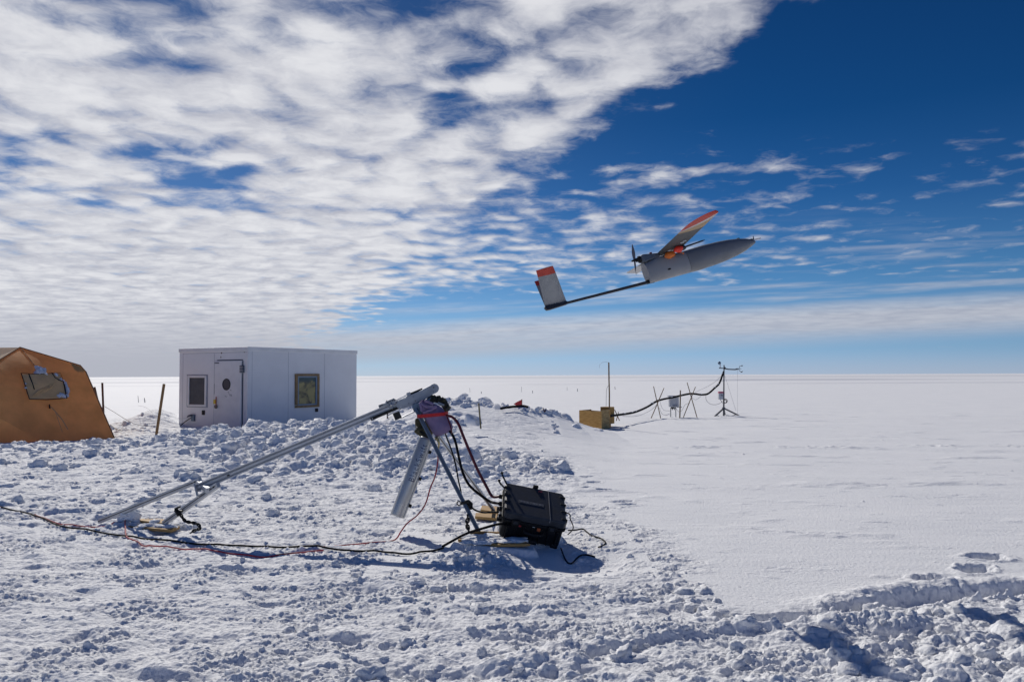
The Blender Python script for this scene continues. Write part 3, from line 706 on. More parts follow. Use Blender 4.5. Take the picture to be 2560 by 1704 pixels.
# ------------------------------------------------------------------ tent
tent = thing('tent', (-13.6, 21.5, 0), 'orange brown canvas tent with a rolled window flap at the left edge', 'tent')
A = P(Z1(245, 138), 20.8); S1 = P(Z1(985, 360), 21.0); S2 = P(Z1(1055, 440), 21.0); BRt = P(Z1(1445, 1250), 20.3)
Lr = P(Z1(-1100, 150), 21.4); FLs = P(Z1(-620, 668), 18.0); BFL = P(Z1(-1100, 1400), 17.6); BM = P(Z1(700, 1330), 19.3)
for q in (BRt, BFL, BM): q.z = -.15
bk = lambda q, d: Vector((q.x - .80 * d, q.y + d, q.z - .05 * d))
A2, S3, BR2, L2, B4 = bk(A, 3.2), bk(S2, 3.2), bk(BRt, 3.8), bk(Lr, 3.0), Vector((BFL.x - 1.5, 24.5, -.15))
b = MB()
def quadgrid(b, a, c, d, e, n=14, m=14, puff=0.0, seed=0):        # bilinear patch, softly sagging
    vs = []; nv = (c - a).cross(e - a).normalized()
    for i in range(n + 1):
        for j in range(m + 1):
            s, t = i / n, j / m
            p = a * (1 - s) * (1 - t) + c * s * (1 - t) + d * s * t + e * (1 - s) * t
            p = p + nv * puff * math.sin(math.pi * s) * math.sin(math.pi * t) + nv * .02 * mnoise.noise(p * 1.2) * (1 if 0 < i < n and 0 < j < m else 0)
            vs.append(p)
    return b.add(vs, [(i * (m + 1) + j, (i + 1) * (m + 1) + j, (i + 1) * (m + 1) + j + 1, i * (m + 1) + j + 1) for i in range(n) for j in range(m)])
quadgrid(b, A, S1, BM, FLs, puff=-.06)
b.add([S1, S2, BRt, BM], [(0, 1, 2, 3)]); b.add([FLs, BM, BFL], [(0, 1, 2)])
fw = b.build('front_wall', M['tent'], tent, smooth=True)
from mathutils.bvhtree import BVHTree
fwb = BVHTree.FromPolygons([v.co + tent.location for v in fw.data.vertices], [tuple(p.vertices) for p in fw.data.polygons])
b = MB(); b.add([A, FLs, P(Z1(-1900, 1000), 18.0), Lr], [(0, 1, 2, 3)]); b.build('side_roof', M['tent_roof'], tent)
b = MB(); b.add([A, A2, S3, S1], [(0, 1, 2, 3)]); b.add([S1, S3, S2], [(0, 1, 2)]); b.add([S2, S3, BR2, BRt], [(0, 1, 2, 3)])
b.add([A, Lr, L2, A2], [(0, 1, 2, 3)]); b.add([A2, L2, B4, BR2, S3], [(0, 1, 2, 3, 4)]); b.add([Lr, BFL, B4, L2], [(0, 1, 2, 3)])
b.build('back_cover', M['tent'], tent)
tn = (S1 - A).cross(BM - A).normalized(); tn = -tn if tn.y > 0 else tn
def TP(x, y, o=.02):
    d = ray(*Z1(x, y)).normalized(); h = fwb.ray_cast(CAM, d)
    if h[0] is None: return RP(Z1(x, y), A, tn) + tn * o
    nn = h[1] if h[1].y < 0 else -h[1]
    return h[0] + nn * (o + .012)
flap_pts = [(262, 480), (735, 470), (760, 560), (800, 640), (808, 765), (355, 785), (305, 640)]
b = MB(); b.prism([TP(*q, -.005) for q in flap_pts], tn * .035); flap = b.build('window_flap', M['flap'], tent, bevel=.01)
b = MB()
for k in range(5):
    b.tube([TP(370 + k * 18, 760 - k * 4, .03), TP(460 + k * 40, 690 - k * 12, .045), TP(560 + k * 36, 620 - k * 26, .03)], [.004, .014, .004], 6)
b.build('crease', M['flap'], flap, smooth=True)
b = MB(); b.tube([TP(*q, .035) for q in [(252, 470), (300, 620), (318, 680), (352, 785), (560, 790), (700, 780), (815, 770)]], .011, 6)
b.tube([TP(*q, .035) for q in [(630, 465), (665, 520), (715, 552), (770, 570), (785, 640), (810, 770)]], .014, 6)
b.tube([TP(*q, .035) for q in [(252, 470), (420, 480), (735, 465), (760, 540)]], .007, 6)
b.tube([TP(*q, .035) for q in [(345, 475), (380, 570), (412, 665)]], .014, 6); b.build('piping', M['black'], flap, smooth=True)
def frost_patch(pts, seed):
    for i, (x, y, r) in enumerate(pts): MB().ball(TP(x, y, .04), r, (1, .3, .8), 10, 6, nz=.8, seed=seed + i).build('frost_patch', M['frost'], tent, smooth=True)
frost_patch([(440, 400, .05), (470, 420, .07), (500, 430, .09), (530, 440, .07), (480, 455, .1), (450, 460, .08), (530, 465, .08), (560, 480, .03)], 3)
frost_patch([(790, 590, .05), (805, 620, .05), (815, 655, .05), (820, 690, .055), (825, 710, .03), (810, 740, .05), (750, 740, .08), (710, 750, .06), (780, 760, .05)], 20)
frost_patch([(680, 490, .05), (740, 545, .04), (770, 560, .03), (300, 600, .03), (305, 650, .03)], 40)
b = MB(); b.prism([TP(*q, .0) for q in [(600, 855), (615, 852), (618, 888), (598, 890)]], tn * .06)
an = b.build('strap_anchor', M['black'], tent)
b = MB(); b.tube([TP(612, 885, .05), TP(640, 960, .14), TP(700, 1100, .28), TP(770, 1260, .42)], .010, 6); b.tube([TP(640, 960, .14), TP(690, 1250, .30)], .006, 6)
b.build('guy_strap', M['strawcord'], tent, smooth=True)
b = MB(); b.tube([A + tn * .012, TP(330, 240, .0), TP(430, 372, .0)], .008, 6); b.tube([A + tn * .01, S1 + tn * .01, S2 + tn * .01, BRt], .014, 6); b.tube([A + tn * .01, FLs + tn * .01], .014, 6)
b.build('seam', pmat('dark_seam', (.20, .09, .045), .8), tent, smooth=True)
b = MB(); b.add([TP(865, 330, -.02), TP(975, 362, -.02), TP(1035, 425, -.02), TP(1020, 450, -.02), TP(920, 420, -.02)], [(0, 1, 2, 3, 4)]); b.build('shoulder_patch', pmat('green_brown_patch', (.12, .10, .05), .85, 0, .4, 20), tent)

# ------------------------------------------------------------------ stakes and cord near the tent and hut
def stake(p0, p1, d0, d1, r, mat, label, name='wooden_stake', cat='stake', group=None, sink=.15, square=False):
    a, c = P(p0, d0), P(p1, d1)
    ax = (c - a).normalized(); c2 = c + ax * sink
    b = MB()
    if square: b.beam(a, c2, r * 2, r * 2, up=Vector((0, 1, 0)))
    else: b.tube([a + (c2 - a) * t + Vector((mnoise.noise(Vector((t * 5, a.x, 1))) * r * .8, 0, 0)) for t in (0, .25, .5, .75, 1)], [r * .9, r, r * 1.02, r, r * .95], 8)
    o = b.build(name, mat, origin=c, smooth=not square, bevel=.004 if square else 0)
    return tag(o, label, cat, group)
stake(Z1(1253, 570), Z1(1270, 1000), 23.5, 23.5, .024, M['stake_dark'], 'dark upright wooden stake just right of the orange tent', square=True)
stake(Z1(2010, 585), Z1(1922, 1165), 20.2, 20.0, .028, M['stake'], 'light brown wooden stake leaning in front of the white hut', square=True)
stake(Z1(1158, 622), Z1(1190, 760), 24.5, 24.5, .024, M['stake_dark'], 'dark stake tip peeking out behind the tent side', square=True, sink=.9)
stake(Z8(600, 665), Z8(624, 955), 17.6, 17.6, .017, pmat('olive_stick', (.17, .14, .07), .8), 'short thin wooden stake in the slope behind the black case', square=True)
stake(Z4(262, 275), Z4(264, 312), 20.5, 20.5, .018, M['stake_dark'], 'tiny dark stake seen just above the launch rail', sink=.5)
a, c = P(Z1(1275, 855), 23.4), P(Z1(1920, 1095), 20.1)
tag(MB().tube(smooth_line([a, P(Z1(1400, 930), 22.8), P(Z1(1560, 1030), 21.9), P(Z1(1680, 1082), 21.2), P(Z1(1800, 1100), 20.6), c]), .007, 6).build('cord', M['rope'], smooth=True, origin=c), 'thin grey cord sagging between two stakes beside the tent', 'cord')
tag(MB().tube(smooth_line([P(Z1(1690, 850), 26), P(Z1(1780, 870), 24.5), P(Z1(1860, 930), 22.5), P(Z1(1925, 1030), 20.2)]), .0045, 6).build('thin_line', pmat('pale_line', (.5, .5, .5), .8), smooth=True, origin=c), 'fine pale line curving down onto the leaning stake', 'cord')
tag(MB().tube(smooth_line([P(Z1(1350, 1080), 19.9), P(Z1(1400, 1120), 19.6), P(Z1(1450, 1145), 19.3), P(Z1(1500, 1160), 19.0)]), .008, 6).build('guy_rope', M['strawcord'], smooth=True, origin=P(Z1(1500, 1160), 19.0)), 'short tan guy rope at the right foot of the tent', 'rope')
# far marker sticks out on the snow field
for i, (x0, y0, x1, y1, zf, r, wh) in enumerate([(1690, 730, 1698, 812, Z1, .016, 'taller pale marker stick standing far out between tent and hut'), (1770, 757, 1776, 812, Z1, .03, 'shorter thicker marker stick far out between tent and hut'),
        (460, 430, 466, 500, Z8, .014, 'pale marker stick far out above the snow ridge, leftmost of the row there'), (640, 484, 640, 520, Z8, .03, 'stubby marker stick far out above the broad snow block'),
        (1264, 410, 1266, 495, Z8, .014, 'thin marker stick far out straight above the red pennant'), (1434, 470, 1436, 508, Z8, .03, 'stubby marker stick far out just right of the red pennant'),
        (1970, 415, 1970, 470, Z8, .014, 'thin marker stick far out left of the plywood box'), (2128, 440, 2130, 485, Z8, .03, 'stubby marker stick far out right above the plywood box corner'),
        (118, 412, 120, 450, Z7, .014, 'faint marker stick far out above the left end of the plywood box'), (600, 388, 602, 425, Z7, .03, 'marker stick far out just right of the tall pole in the plywood box')]):
    dep = 1.6 * F / (zf(x1, y1)[1] - 937 + .0042 * (zf(x1, y1)[0] - 1280))
    stake(zf(x0, y0), zf(x1, y1), dep, dep, r * .9, M['rope'], wh, 'marker_stick', 'marker stick', 'marker sticks far out on the snow field', sink=.3)

# red pennant and black pipe on the far ridge
fl = thing('pennant', P(ZF(630, 880), 21.7), 'small red triangular pennant on a thin stick upon the far snow ridge', 'flag')
b = MB(); b.tube([P(ZF(636, 660), 21.7), P(ZF(634, 960), 21.7)], .010, 8); b.build('stick', M['bamboo'], fl, smooth=True)
b = MB(); tp, bt, pt = P(ZF(636, 668), 21.7), P(ZF(634, 822), 21.7), P(ZF(430, 778), 21.5)
q2 = P(ZF(500, 815), 21.6); vs = []
b.prism([tp, bt, q2, pt, P(ZF(520, 722), 21.62)], Vector((0, .012, 0))); b.build('cloth', M['flag'], fl)
b = MB(); b.tube(smooth_line([P(ZF(*q), d) for q, d in [((125, 890), 20.7), ((230, 868), 20.9), ((400, 845), 21.0), ((560, 832), 21.0), ((680, 828), 21.0), ((775, 850), 20.9)]]), .032, 12)
tag(b.build('pipe', M['rubber'], smooth=True, origin=P(ZF(400, 850), 21.5)), 'black curved pipe lying across the far ridge below the red pennant', 'pipe')
for q, w_ in (((215, 800, 235, 860), 'short brown twig poking up at the left end of the black pipe'), ((1148, 868, 1165, 912), 'left one of two short twigs on the ridge right of the pennant'), ((1228, 885, 1212, 935), 'right one of two short twigs on the ridge right of the pennant')):
    stake(ZF(q[0], q[1]), ZF(q[2], q[3]), 21.6, 21.6, .012, M['stake_dark'], w_, 'twig', 'twig', sink=.1)

# ------------------------------------------------------------------ plywood box, pole, duct
bx = thing('plywood_box', P(Z7(430, 935), 23.2), 'open plywood box standing in the snow below the tall thin pole', 'box')
def panel(b, p, q, d0, d1, th=.02, top=690, bot=935, sink=.1):     # vertical sheet between two pixel columns
    a, c = P(Z7(p, top), d0), P(Z7(q, top), d1); za = P(Z7(430, bot), 23.2).z - sink
    n = (c - a).cross(zu).normalized(); n = -n if n.y < 0 else n
    return b.prism([Vector((a.x, a.y, za)), Vector((c.x, c.y, za)), Vector((c.x, c.y, a.z)), Vector((a.x, a.y, a.z))], n * th)
b = MB(); panel(b, 145, 430, 24.4, 23.2); b.build('front_panel', M['ply'], bx, bevel=.003)
b = MB(); panel(b, 431, 526, 23.2, 23.6); o = b.build('side_panel', M['ply2'], bx, bevel=.003)
b = MB(); panel(b, 527, 541, 23.6, 23.9, bot=935); b.build('end_panel', M['ply'], bx)
b = MB(); panel(b, 150, 300, 24.45, 25.1, top=692); panel(b, 300, 541, 25.1, 23.95, top=692); b.build('back_panel', M['ply'], bx)
b = MB(); panel(b, 415, 524, 24.6, 24.4, th=.3, top=648, bot=900, sink=0); b.build('inner_box', M['ply'], bx)
b = MB(); b.tube([P(Z7(522, 80), 24), P(Z7(525, 300), 24), P(Z7(530, 480), 24), P(Z7(528, 900), 24)], .021, 8)
pole = tag(b.build('pole', M['stake_dark'], origin=P(Z7(528, 900), 24), smooth=True), 'tall thin dark pole rising out of the plywood box', 'pole')
pole.data.materials.clear(); pole.data.materials.append(M['bamboo'])
b = MB(); b.tube(smooth_line([P(Z7(*q), 24.05) for q in [(488, 640), (490, 520), (495, 420), (520, 372)]]), .006, 6)
tag(b.build('antenna_wire', M['rope'], origin=P(Z7(488, 640), 24), smooth=True), 'fine grey wire standing left of the tall pole above the box', 'wire')
b = MB(); b.tube(smooth_line([P(Z7(*q), 24.05) for q in [(405, 150), (402, 120), (430, 85), (480, 72), (520, 80)]]), .0040, 6)
tag(b.build('wire_loop', M['white'], origin=P(Z7(520, 80), 24), smooth=True), 'thin white wire arc bending off the top of the tall pole', 'wire')
dp = [((541, 765), 23.9), ((640, 752), 24.8), ((760, 735), 26), ((840, 720), 26.8), ((900, 700), 27.4), ((960, 675), 28), ((1030, 640), 28.7), ((1090, 602), 29.2), ((1145, 572), 29.5), ((1230, 548), 29.6), ((1350, 525), 29.7),
      ((1470, 497), 29.8), ((1570, 480), 29.8), ((1640, 484), 30), ((1700, 493), 30.2), ((1780, 485), 30.4), ((1830, 452), 30.6), ((1880, 405), 30.7), ((1925, 365), 30.8), ((1952, 315), 30.85), ((1978, 240), 30.85), ((1995, 195), 30.85)]
b = MB(); b.tube(smooth_line([P(Z7(*q), d) for q, d in dp], 5), .036, 12)
duct = tag(b.build('conduit', M['rubber'], origin=P(Z7(541, 765), 23.9), smooth=True), 'thick black wrapped conduit running from the plywood box over crossed poles to the mast', 'conduit')
b = MB(); rs_ = random.Random(3); pts = smooth_line([P(Z7(*q), d) for q, d in dp], 5)
for k in (8, 13, 17, 34, 41, 49, 54, 70, 85, 90, 101): MB().ball(pts[k] + Vector((0, -.004, .03)), .035, (1.6, .8, .45), 8, 6, nz=.5, seed=k).build('snow_cap', M['snow'], duct, smooth=True)
def crossed(q, dep, label, r=.017, g='pairs of crossed bamboo poles holding up the conduit'):
    (x0, y0, x1, y1), (x2, y2, x3, y3) = q
    c = P(Z7((x1 + x3) / 2, max(y1, y3)), dep); th = thing('crossed_poles', c, label, 'pole support', g)
    for (a_, b_, c_, d_), dd in ((q[0], -.02), (q[1], .02)):
        A_, B_ = P(Z7(a_, b_), dep + dd), P(Z7(c_, d_), dep + dd); B_ = B_ + (B_ - A_).normalized() * .12
        MB().tube([A_ + (B_ - A_) * t for t in (0, .3, .6, 1)], [r * .8, r, r, r * .95], 8).build('bamboo_pole', M['bamboo'], th, smooth=True)
crossed(((1095, 385, 1185, 785), (1230, 405, 1072, 775)), 29.4, 'crossed bamboo poles left of the grey enclosure under the conduit')
crossed(((1525, 335, 1655, 795), (1632, 392, 1472, 795)), 29.7, 'taller crossed bamboo poles between the grey enclosure and the mast')
crossed(((597, 683, 640, 780), (648, 712, 630, 780)), 25.2, 'low crossed sticks right beside the plywood box', .014)
stake(Z7(1437, 437), Z7(1432, 800), 29.5, 29.3, .024, M['bamboo'], 'upright bamboo pole right beside the grey enclosure', 'bamboo_pole', 'pole')
en = thing('instrument_box', P(Z7(1360, 800), 29.75), 'grey instrument enclosure on thin posts behind the conduit', 'instrument box')
b = MB(); q = [P(Z7(*p), 29.9) for p in ((1298, 648), (1422, 656), (1420, 518), (1296, 512))]; b.prism(q, Vector((0, .22, 0))); b.build('housing', M['greybox'], en, bevel=.01)
b = MB(); q = [P(Z7(*p), 29.86) for p in ((1288, 518), (1432, 522), (1430, 506), (1286, 504))]; b.prism(q, Vector((0, .3, 0))); b.build('lid', M['greybox'], en)
for x, y in ((1315, 745), (1380, 800)): MB().tube([P(Z7(x, 655), 29.95), P(Z7(x, y), 29.95), P(Z7(x, 815), 29.95)], .016, 8).build('post', M['rope'], en, smooth=True)
for k, x in enumerate((1322, 1335, 1347, 1360, 1374)): MB().tube([P(Z7(x, 650), 29.97), P(Z7(x, 672 + (k % 2) * 16), 29.97)], .018, 8).build('connector', M['black'], en, smooth=True)
b = MB(); b.prism([P(Z7(*p), 29.88) for p in ((1342, 636), (1396, 638), (1396, 630), (1342, 628))], Vector((0, .03, 0))); b.build('label_plate', M['groove'], en)
b = MB(); b.beam(P(Z7(1395, 652), 29.6), P(Z7(1460, 651), 29.6), .02, .02); b.build('bracket', M['steel'], en)
# slack wires between enclosure, poles and mast
for pts_, r_, lab in (
    ([((1180, 580), 29.4), ((1195, 640), 29.5), ((1230, 690), 29.6), ((1310, 700), 29.9)], .006, 'slack wire looping from the left crossed poles to the enclosure'),
    ([((1170, 660), 29.4), ((1200, 730), 29.5), ((1250, 755), 29.6), ((1300, 735), 29.9)], .006, 'lower slack wire loop left of the enclosure'),
    ([((1385, 670), 29.9), ((1420, 710), 29.8), ((1460, 690), 29.8), ((1500, 620), 29.8), ((1560, 600), 29.8)], .006, 'slack wire from the enclosure up to the taller crossed poles'),
    ([((1570, 490), 29.8), ((1600, 540), 29.8), ((1640, 555), 30), ((1700, 515), 30.2)], .006, 'small wire loop right of the taller crossed poles'),
    ([((1765, 500), 30.4), ((1770, 560), 30.5), ((1820, 610), 30.6), ((1890, 620), 30.7), ((1950, 600), 30.8), ((1975, 570), 30.85)], .008, 'wire loop hanging between the conduit and the mast'),
    ([((1140, 620), 29.4), ((1060, 690), 29), ((960, 740), 28.2), ((850, 770), 27), ((700, 768), 26)], .006, 'thin wire trailing below the conduit to the left'),
    ([((1965, 250), 30.85), ((1880, 330), 30.6), ((1780, 390), 30.3), ((1630, 460), 29.8)], .005, 'fine stay wire from the mast down to the taller crossed poles')):
    p3 = [P(Z7(*q), d) for q, d in pts_]
    tag(MB().tube(smooth_line(p3), r_, 5).build('wire', M['rope'], origin=p3[0], smooth=True), lab, 'wire')

# ------------------------------------------------------------------ weather mast
DT = 30.9; Q = lambda x, y, d=0.0: P(ZT(x, y), DT + d)
ms = thing('weather_mast', Q(605, 1415), 'tripod weather mast with sensor arms and a small red topped box', 'weather mast')
MB().tube([Q(611, 280), Q(608, 600), Q(606, 1000), Q(604, 1440)], [.022, .024, .028, .036], 10).build('mast', M['steel'], ms, smooth=True)
for a_, b_ in (((600, 1225, 0), (378, 1425, -.5)), ((612, 1222, 0), (1015, 1418, -.3)), ((608, 1225, 0), (640, 1405, 1.2))):
    MB().beam(Q(*a_), Q(*b_), .05, .05).build('leg', M['steel'], ms)
MB().beam(Q(455, 1368, -.3), Q(545, 1425, .2), .03, .03).build('brace', M['white'], ms)
MB().beam(Q(880, 1352, -.2), Q(718, 1415, .3), .03, .03).build('brace', M['steel'], ms)
MB().tube([Q(604, 1200), Q(604, 1250)], .06, 10).build('collar', M['steel'], ms, smooth=True)
b = MB(); b.tube([Q(500, 345), Q(600, 352), Q(640, 360)], .018, 8); b.tube([Q(610, 352), Q(700, 372), Q(850, 378), Q(905, 365)], [.026, .022, .024, .034], 8)
b.ball(Q(625, 350), .05, n=10, m=8); b.build('cross_arm', M['steel'], ms, smooth=True)
b = MB(); b.tube([Q(905, 372, -.02), Q(940, 352), Q(950, 305), Q(1022, 296)], .010, 6); b.tube([Q(905, 365), Q(985, 360)], .010, 6); b.tube([Q(925, 370), Q(950, 405), Q(985, 430), Q(1022, 412)], .010, 6)
b.ball(Q(1000, 294), .03, (1.4, 1, .6)); b.ball(Q(990, 432), .03, (1.4, 1, .6)); b.build('wind_sensor', M['steel'], ms, smooth=True)
st = MB().tube([Q(528, 340), Q(528, 262)], .020, 8).build('sensor_post', M['white'], ms, smooth=True)
MB().ball(Q(510, 236), .062, (1, .6, 1), 14, 10).build('round_sensor', M['alu_dark'], st, smooth=True)
b = MB(); b.prism([Q(498, 1030, -.08), Q(596, 1032, -.08), Q(596, 898, -.08), Q(498, 895, -.08)], Vector((0, .14, 0))); lb = b.build('logger_box', M['greybox'], ms, bevel=.01)
b = MB(); b.prism([Q(498, 893, -.082), Q(596, 896, -.082), Q(596, 856, -.082), Q(498, 856, -.082)], Vector((0, .145, 0))); b.build('red_cap', pmat('faded_red', (.48, .10, .16), .5), lb)
b = MB(); b.prism([Q(540, 948, -.083), Q(585, 950, -.083), Q(585, 930, -.083), Q(540, 928, -.083)], Vector((0, .01, 0))); b.build('label_plate', M['groove'], lb)
b = MB(); b.torus(Q(640, 1062, -.06), (0, 1, 0), .075, .013, 20, 6); b.torus(Q(630, 1070, -.08), (.2, 1, .1), .06, .011, 20, 6); b.tube(smooth_line([Q(530, 1030), Q(560, 1085), Q(610, 1110), Q(670, 1095)]), .008, 6); b.build('cable_coil', M['rubber'], ms, smooth=True)
MB().tube([Q(560, 632), Q(605, 632)], .006, 6).build('cable_tie', M['rope'], ms)
b = MB(); b.tube([Q(632, 520), Q(870, 1275, -.2)], .004, 5); b.tube([Q(905, 385), Q(905, 1340)], .003, 5); b.build('stay_wire', M['rope'], ms)

# ------------------------------------------------------------------ launcher
LA = thing('launcher', P((1060, 1010), 8.25) * 1.0, 'long aluminium catapult rail on splayed legs with a silver air cylinder', 'catapult launcher')
LA.location.z = 0
r0 = P(Z3(1225, 503), 8.05); r1 = P(ZB(560, 430), 8.28); rd = (r1 - r0).normalized()
side = rd.cross(zu).normalized(); rup = side.cross(rd).normalized()          # side points to the camera (-y)
rails = MB()
hh = .039
prof = [(-.028, -hh), (.028, -hh), (.028, -hh + .012), (.020, -hh + .016), (.020, -.012), (.026, -.008), (.026, .010), (.020, .014), (.020, hh - .016), (.028, hh - .012), (.028, hh), (-.028, hh), (-.028, hh - .012), (-.02, hh - .016), (-.02, -hh + .016), (-.028, -hh + .012)]
n = len(prof); vs = [p + side * a + rup * c for p in (r0, r1) for a, c in prof]
rails.add(vs, [tuple(range(n))[::-1], tuple(range(n, 2 * n))] + [(i, (i + 1) % n, n + (i + 1) % n, n + i) for i in range(n)])
rails.build('rail', M['alu'], LA)
for zz in (.019, -.020):
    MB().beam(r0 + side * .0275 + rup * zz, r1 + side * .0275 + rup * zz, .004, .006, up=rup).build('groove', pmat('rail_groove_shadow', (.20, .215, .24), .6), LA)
RQ = lambda x, y, o=0.0, zf=Z4: RP(zf(x, y), r0 + side * (.03 + o), side)     # on the camera side of the rail
MB().box(RQ(1560, 368, .0, Z3), (.026, .006, .014), Matrix((rd, side, rup)).transposed()).build('slot', M['black'], LA)
# nose plate
ctr = RP(ZB(838, 300), r0 + side * .035, side); rr = .049
pl = []
p_low1 = RP(ZB(330, 500), r0 + side * .035, side); p_low2 = RP(ZB(230, 760), r0 + side * .035, side)
hd = (RP(ZB(760, 170), r0 + side * .035, side) - RP(ZB(560, 300), r0 + side * .035, side)).normalized()
for k in range(14):
    a = math.radians(115 - k * 15.5); q = rd * math.cos(a) + rup * math.sin(a); pl.append(ctr + q * rr)
plate = [RQ(440, 350, .005), RQ(640, 300, .005)] 
poly = [RP(ZB(*q), r0 + side * .035, side) for q in [(-100, 740), (-60, 600), (250, 470), (560, 320), (640, 280)]] + pl + [RP(ZB(*q), r0 + side * .035, side) for q in [(770, 465), (560, 610), (250, 740), (0, 810)]]
b = MB(); b.prism(poly, side * .010); b.build('nose_plate', M['plate'], LA, bevel=.002)
b = MB(); b.prism([q - side * .075 for q in poly], side * .010); b.build('nose_plate', M['plate'], LA, bevel=.002)
for q in ((825, 275, .008), (820, 375, .005), (375, 600, .006), (215, 665, .005), (325, 500, .004)):
    c = RP(ZB(q[0], q[1]), r0 + side * .046, side); MB().tube([c, c + side * .006], q[2], 12).build('bolt', M['steel'], LA)
MB().tube([ctr - side * .06, ctr + side * .004], .038, 20).build('nose_pulley', M['steel'], LA, smooth=True)
# top strip and carriage
RT = lambda x, y, o=.01, zf=ZB: RP(zf(x, y), r0 + side * o, side)
MB().beam(RT(265, 432), RT(550, 312), .03, .022, up=rup).build('launch_pad', M['black'], LA)
MB().beam(RT(-330, 700), RT(170, 460), .02, .009, up=rup).build('guide_rod', M['alu'], LA)
MB().beam(RT(165, 455), RT(260, 425), .055, .040, up=rup).build('pad_clamp', M['plate'], LA, bevel=.003)
car = MB(); car.beam(RT(-330, 690, .03), RT(-120, 600, .03), .05, .06, up=rup); car.beam(RT(-520, 740), RT(-300, 670), .05, .03, up=rup)
car = car.build('carriage', M['plate'], LA, bevel=.003)
for x, y in ((-480, 730), (-440, 700), (-300, 650), (-250, 610), (-180, 590), (-130, 580)):
    MB().tube([RT(x, y, .05), RT(x, y, .065)], .010, 10).build('bolt', M['steel'], car)
b = MB(); b.tube([RT(-280, 700, .06), RT(-250, 780, .07), RT(-200, 790, .07), RT(-160, 680, .06)], .008, 8); b.ball(RT(-210, 700, .065), .018); b.build('release_hook', M['tank'], car, smooth=True)
MB().beam(RQ(105, 462, .006), RQ(425, 325, .006), .012, .030, up=rup).build('slide_strip', M['black'], LA)
for x, y in ((120, 455), (400, 338)):
    c = RQ(x, y, .013); MB().tube([c, c + side * .004], .006, 10).build('bolt', M['alu'], LA)
b = MB(); b.box(RQ(365, 425, -.02), (.07, .06, .075), Matrix((rd, side, rup)).transposed()); b.build('latch_block', M['black'], LA, bevel=.006)
b = MB(); b.tube([RQ(395, 450, -.02), RQ(560, 372, -.02)], .007, 8); b.tube([RQ(262, 430, .01), RQ(330, 392, .01)], .006, 8); b.build('push_rod', M['alu'], LA, smooth=True)
# rear frame
xA, xB = P(Z3(1225, 435), 8.25), P(Z3(1400, 503), 7.86)
b = MB(); b.beam(P(Z3(1208, 462), 8.02), P(Z3(1238, 592), 7.96), .05, .012, up=Vector((1, 0, 0))); b.build('end_plate', M['alu'], LA)
b = MB(); b.beam(xA, P(Z3(1345, 525), 7.9), .05, .05); b.build('cross_bar', M['alu'], LA)
for (s_, e_, ds, de, wd) in (((1268, 417), (205, 850), 8.2, 8.62, .052), ((1455, 468), (885, 872), 7.86, 8.38, .052)):
    a_, c_ = P(Z3(*s_), ds), P(Z3(*e_), de)
    lg = MB().beam(a_, c_, wd * .8, wd).build('leg', M['alu'], LA)
    dd = (c_ - a_).normalized(); sd = dd.cross(zu).normalized(); sd = -sd if sd.y > 0 else sd
    for t in (.05, .10, .15):
        c = a_ + dd * t + sd * (wd * .4); MB().tube([c, c + sd * .006], .009 if t == .05 else .005, 10).build('bolt', M['black'], lg)
    MB().beam(a_ + dd * .02 + sd * (wd * .4 + .001), c_ + sd * (wd * .4 + .001), .0025, .010).build('groove', M['steel'], lg)
# front legs
hp = P(Z4(560, 345), 8.22)
b = MB(); b.hexa([P(Z4(*q), d) for d in (8.20,) for q in ((525, 385), (600, 420), (700, 245), (510, 320))] + [P(Z4(*q), 8.34) for q in ((525, 385), (600, 420), (700, 245), (510, 320))])
b.build('head_bracket', M['alu_dark'], LA, bevel=.004)
na, nb = P(Z4(548, 360), 8.12), P(Z5(618, 1000), 7.74)
lg = MB().beam(na, nb, .036, .052, up=Vector((0, 1, 0))).build('leg', M['alu_dark'], LA)
dd = (nb - na).normalized(); sd = Vector((0, -1, 0)); sd = (sd - dd * sd.dot(dd)).normalized()
MB().beam(na + sd * .0265 + dd * .05, nb + sd * .0265, .012, .003, up=sd).build('groove', M['groove'], lg)
fa, fb = P(Z4(590, 380), 8.36), P(Z5(790, 690), 9.15)
lg = MB().beam(fa, fb, .036, .050, up=Vector((0, 1, 0))).build('leg', M['alu'], LA)
dd2 = (fb - fa).normalized(); sd2 = Vector((0, -1, 0)); sd2 = (sd2 - dd2 * sd2.dot(dd2)).normalized()
MB().beam(fa + sd2 * .0255, fb + sd2 * .0255, .010, .003, up=sd2).build('groove', M['steel'], lg)
# air cylinder
t0, t1 = P(Z4(650, 652), 8.22), P(Z4(370, 1405), 8.12); ta = (t1 - t0).normalized(); TR = .076
b = MB(); L_ = (t1 - t0).length
b.tube([t0 - ta * .012, t0, t0 + ta * .01, t1 - ta * .01, t1, t1 + ta * .004], [TR * .80, TR * .97, TR, TR, TR * .97, TR * .93], 96)
tank = b.build('air_cylinder', M['tank'], LA, smooth=True, angle=50)
tv = (CAM - (t0 + t1) / 2); tv = (tv - ta * tv.dot(ta)).normalized(); tr = tv.cross(ta).normalized()
if tr.x < 0: tr = -tr
def TC(s, ang, rad=TR): return t0 + ta * s + (tv * math.cos(ang) + tr * math.sin(ang)) * rad
for s in (.085, .37, .655):
    c = TC(s + .03, R(78), TR + .006); b = MB(); b.box(c, (.034, .034, .034), Matrix((ta, tr, tv)).transposed()); b.build('cylinder_clamp', M['black'], tank, bevel=.004)
MB().beam(TC(.02, R(52), TR + .002), TC(L_ - .01, R(52), TR + .002), .006, .006, up=tv).build('weld_seam', M['plate'], tank)
MB().beam(TC(.08, R(30), TR + .0005), TC(.42, R(30), TR + .0005), .003, .0016, up=tv).build('scale_strip', M['plate'], tank)
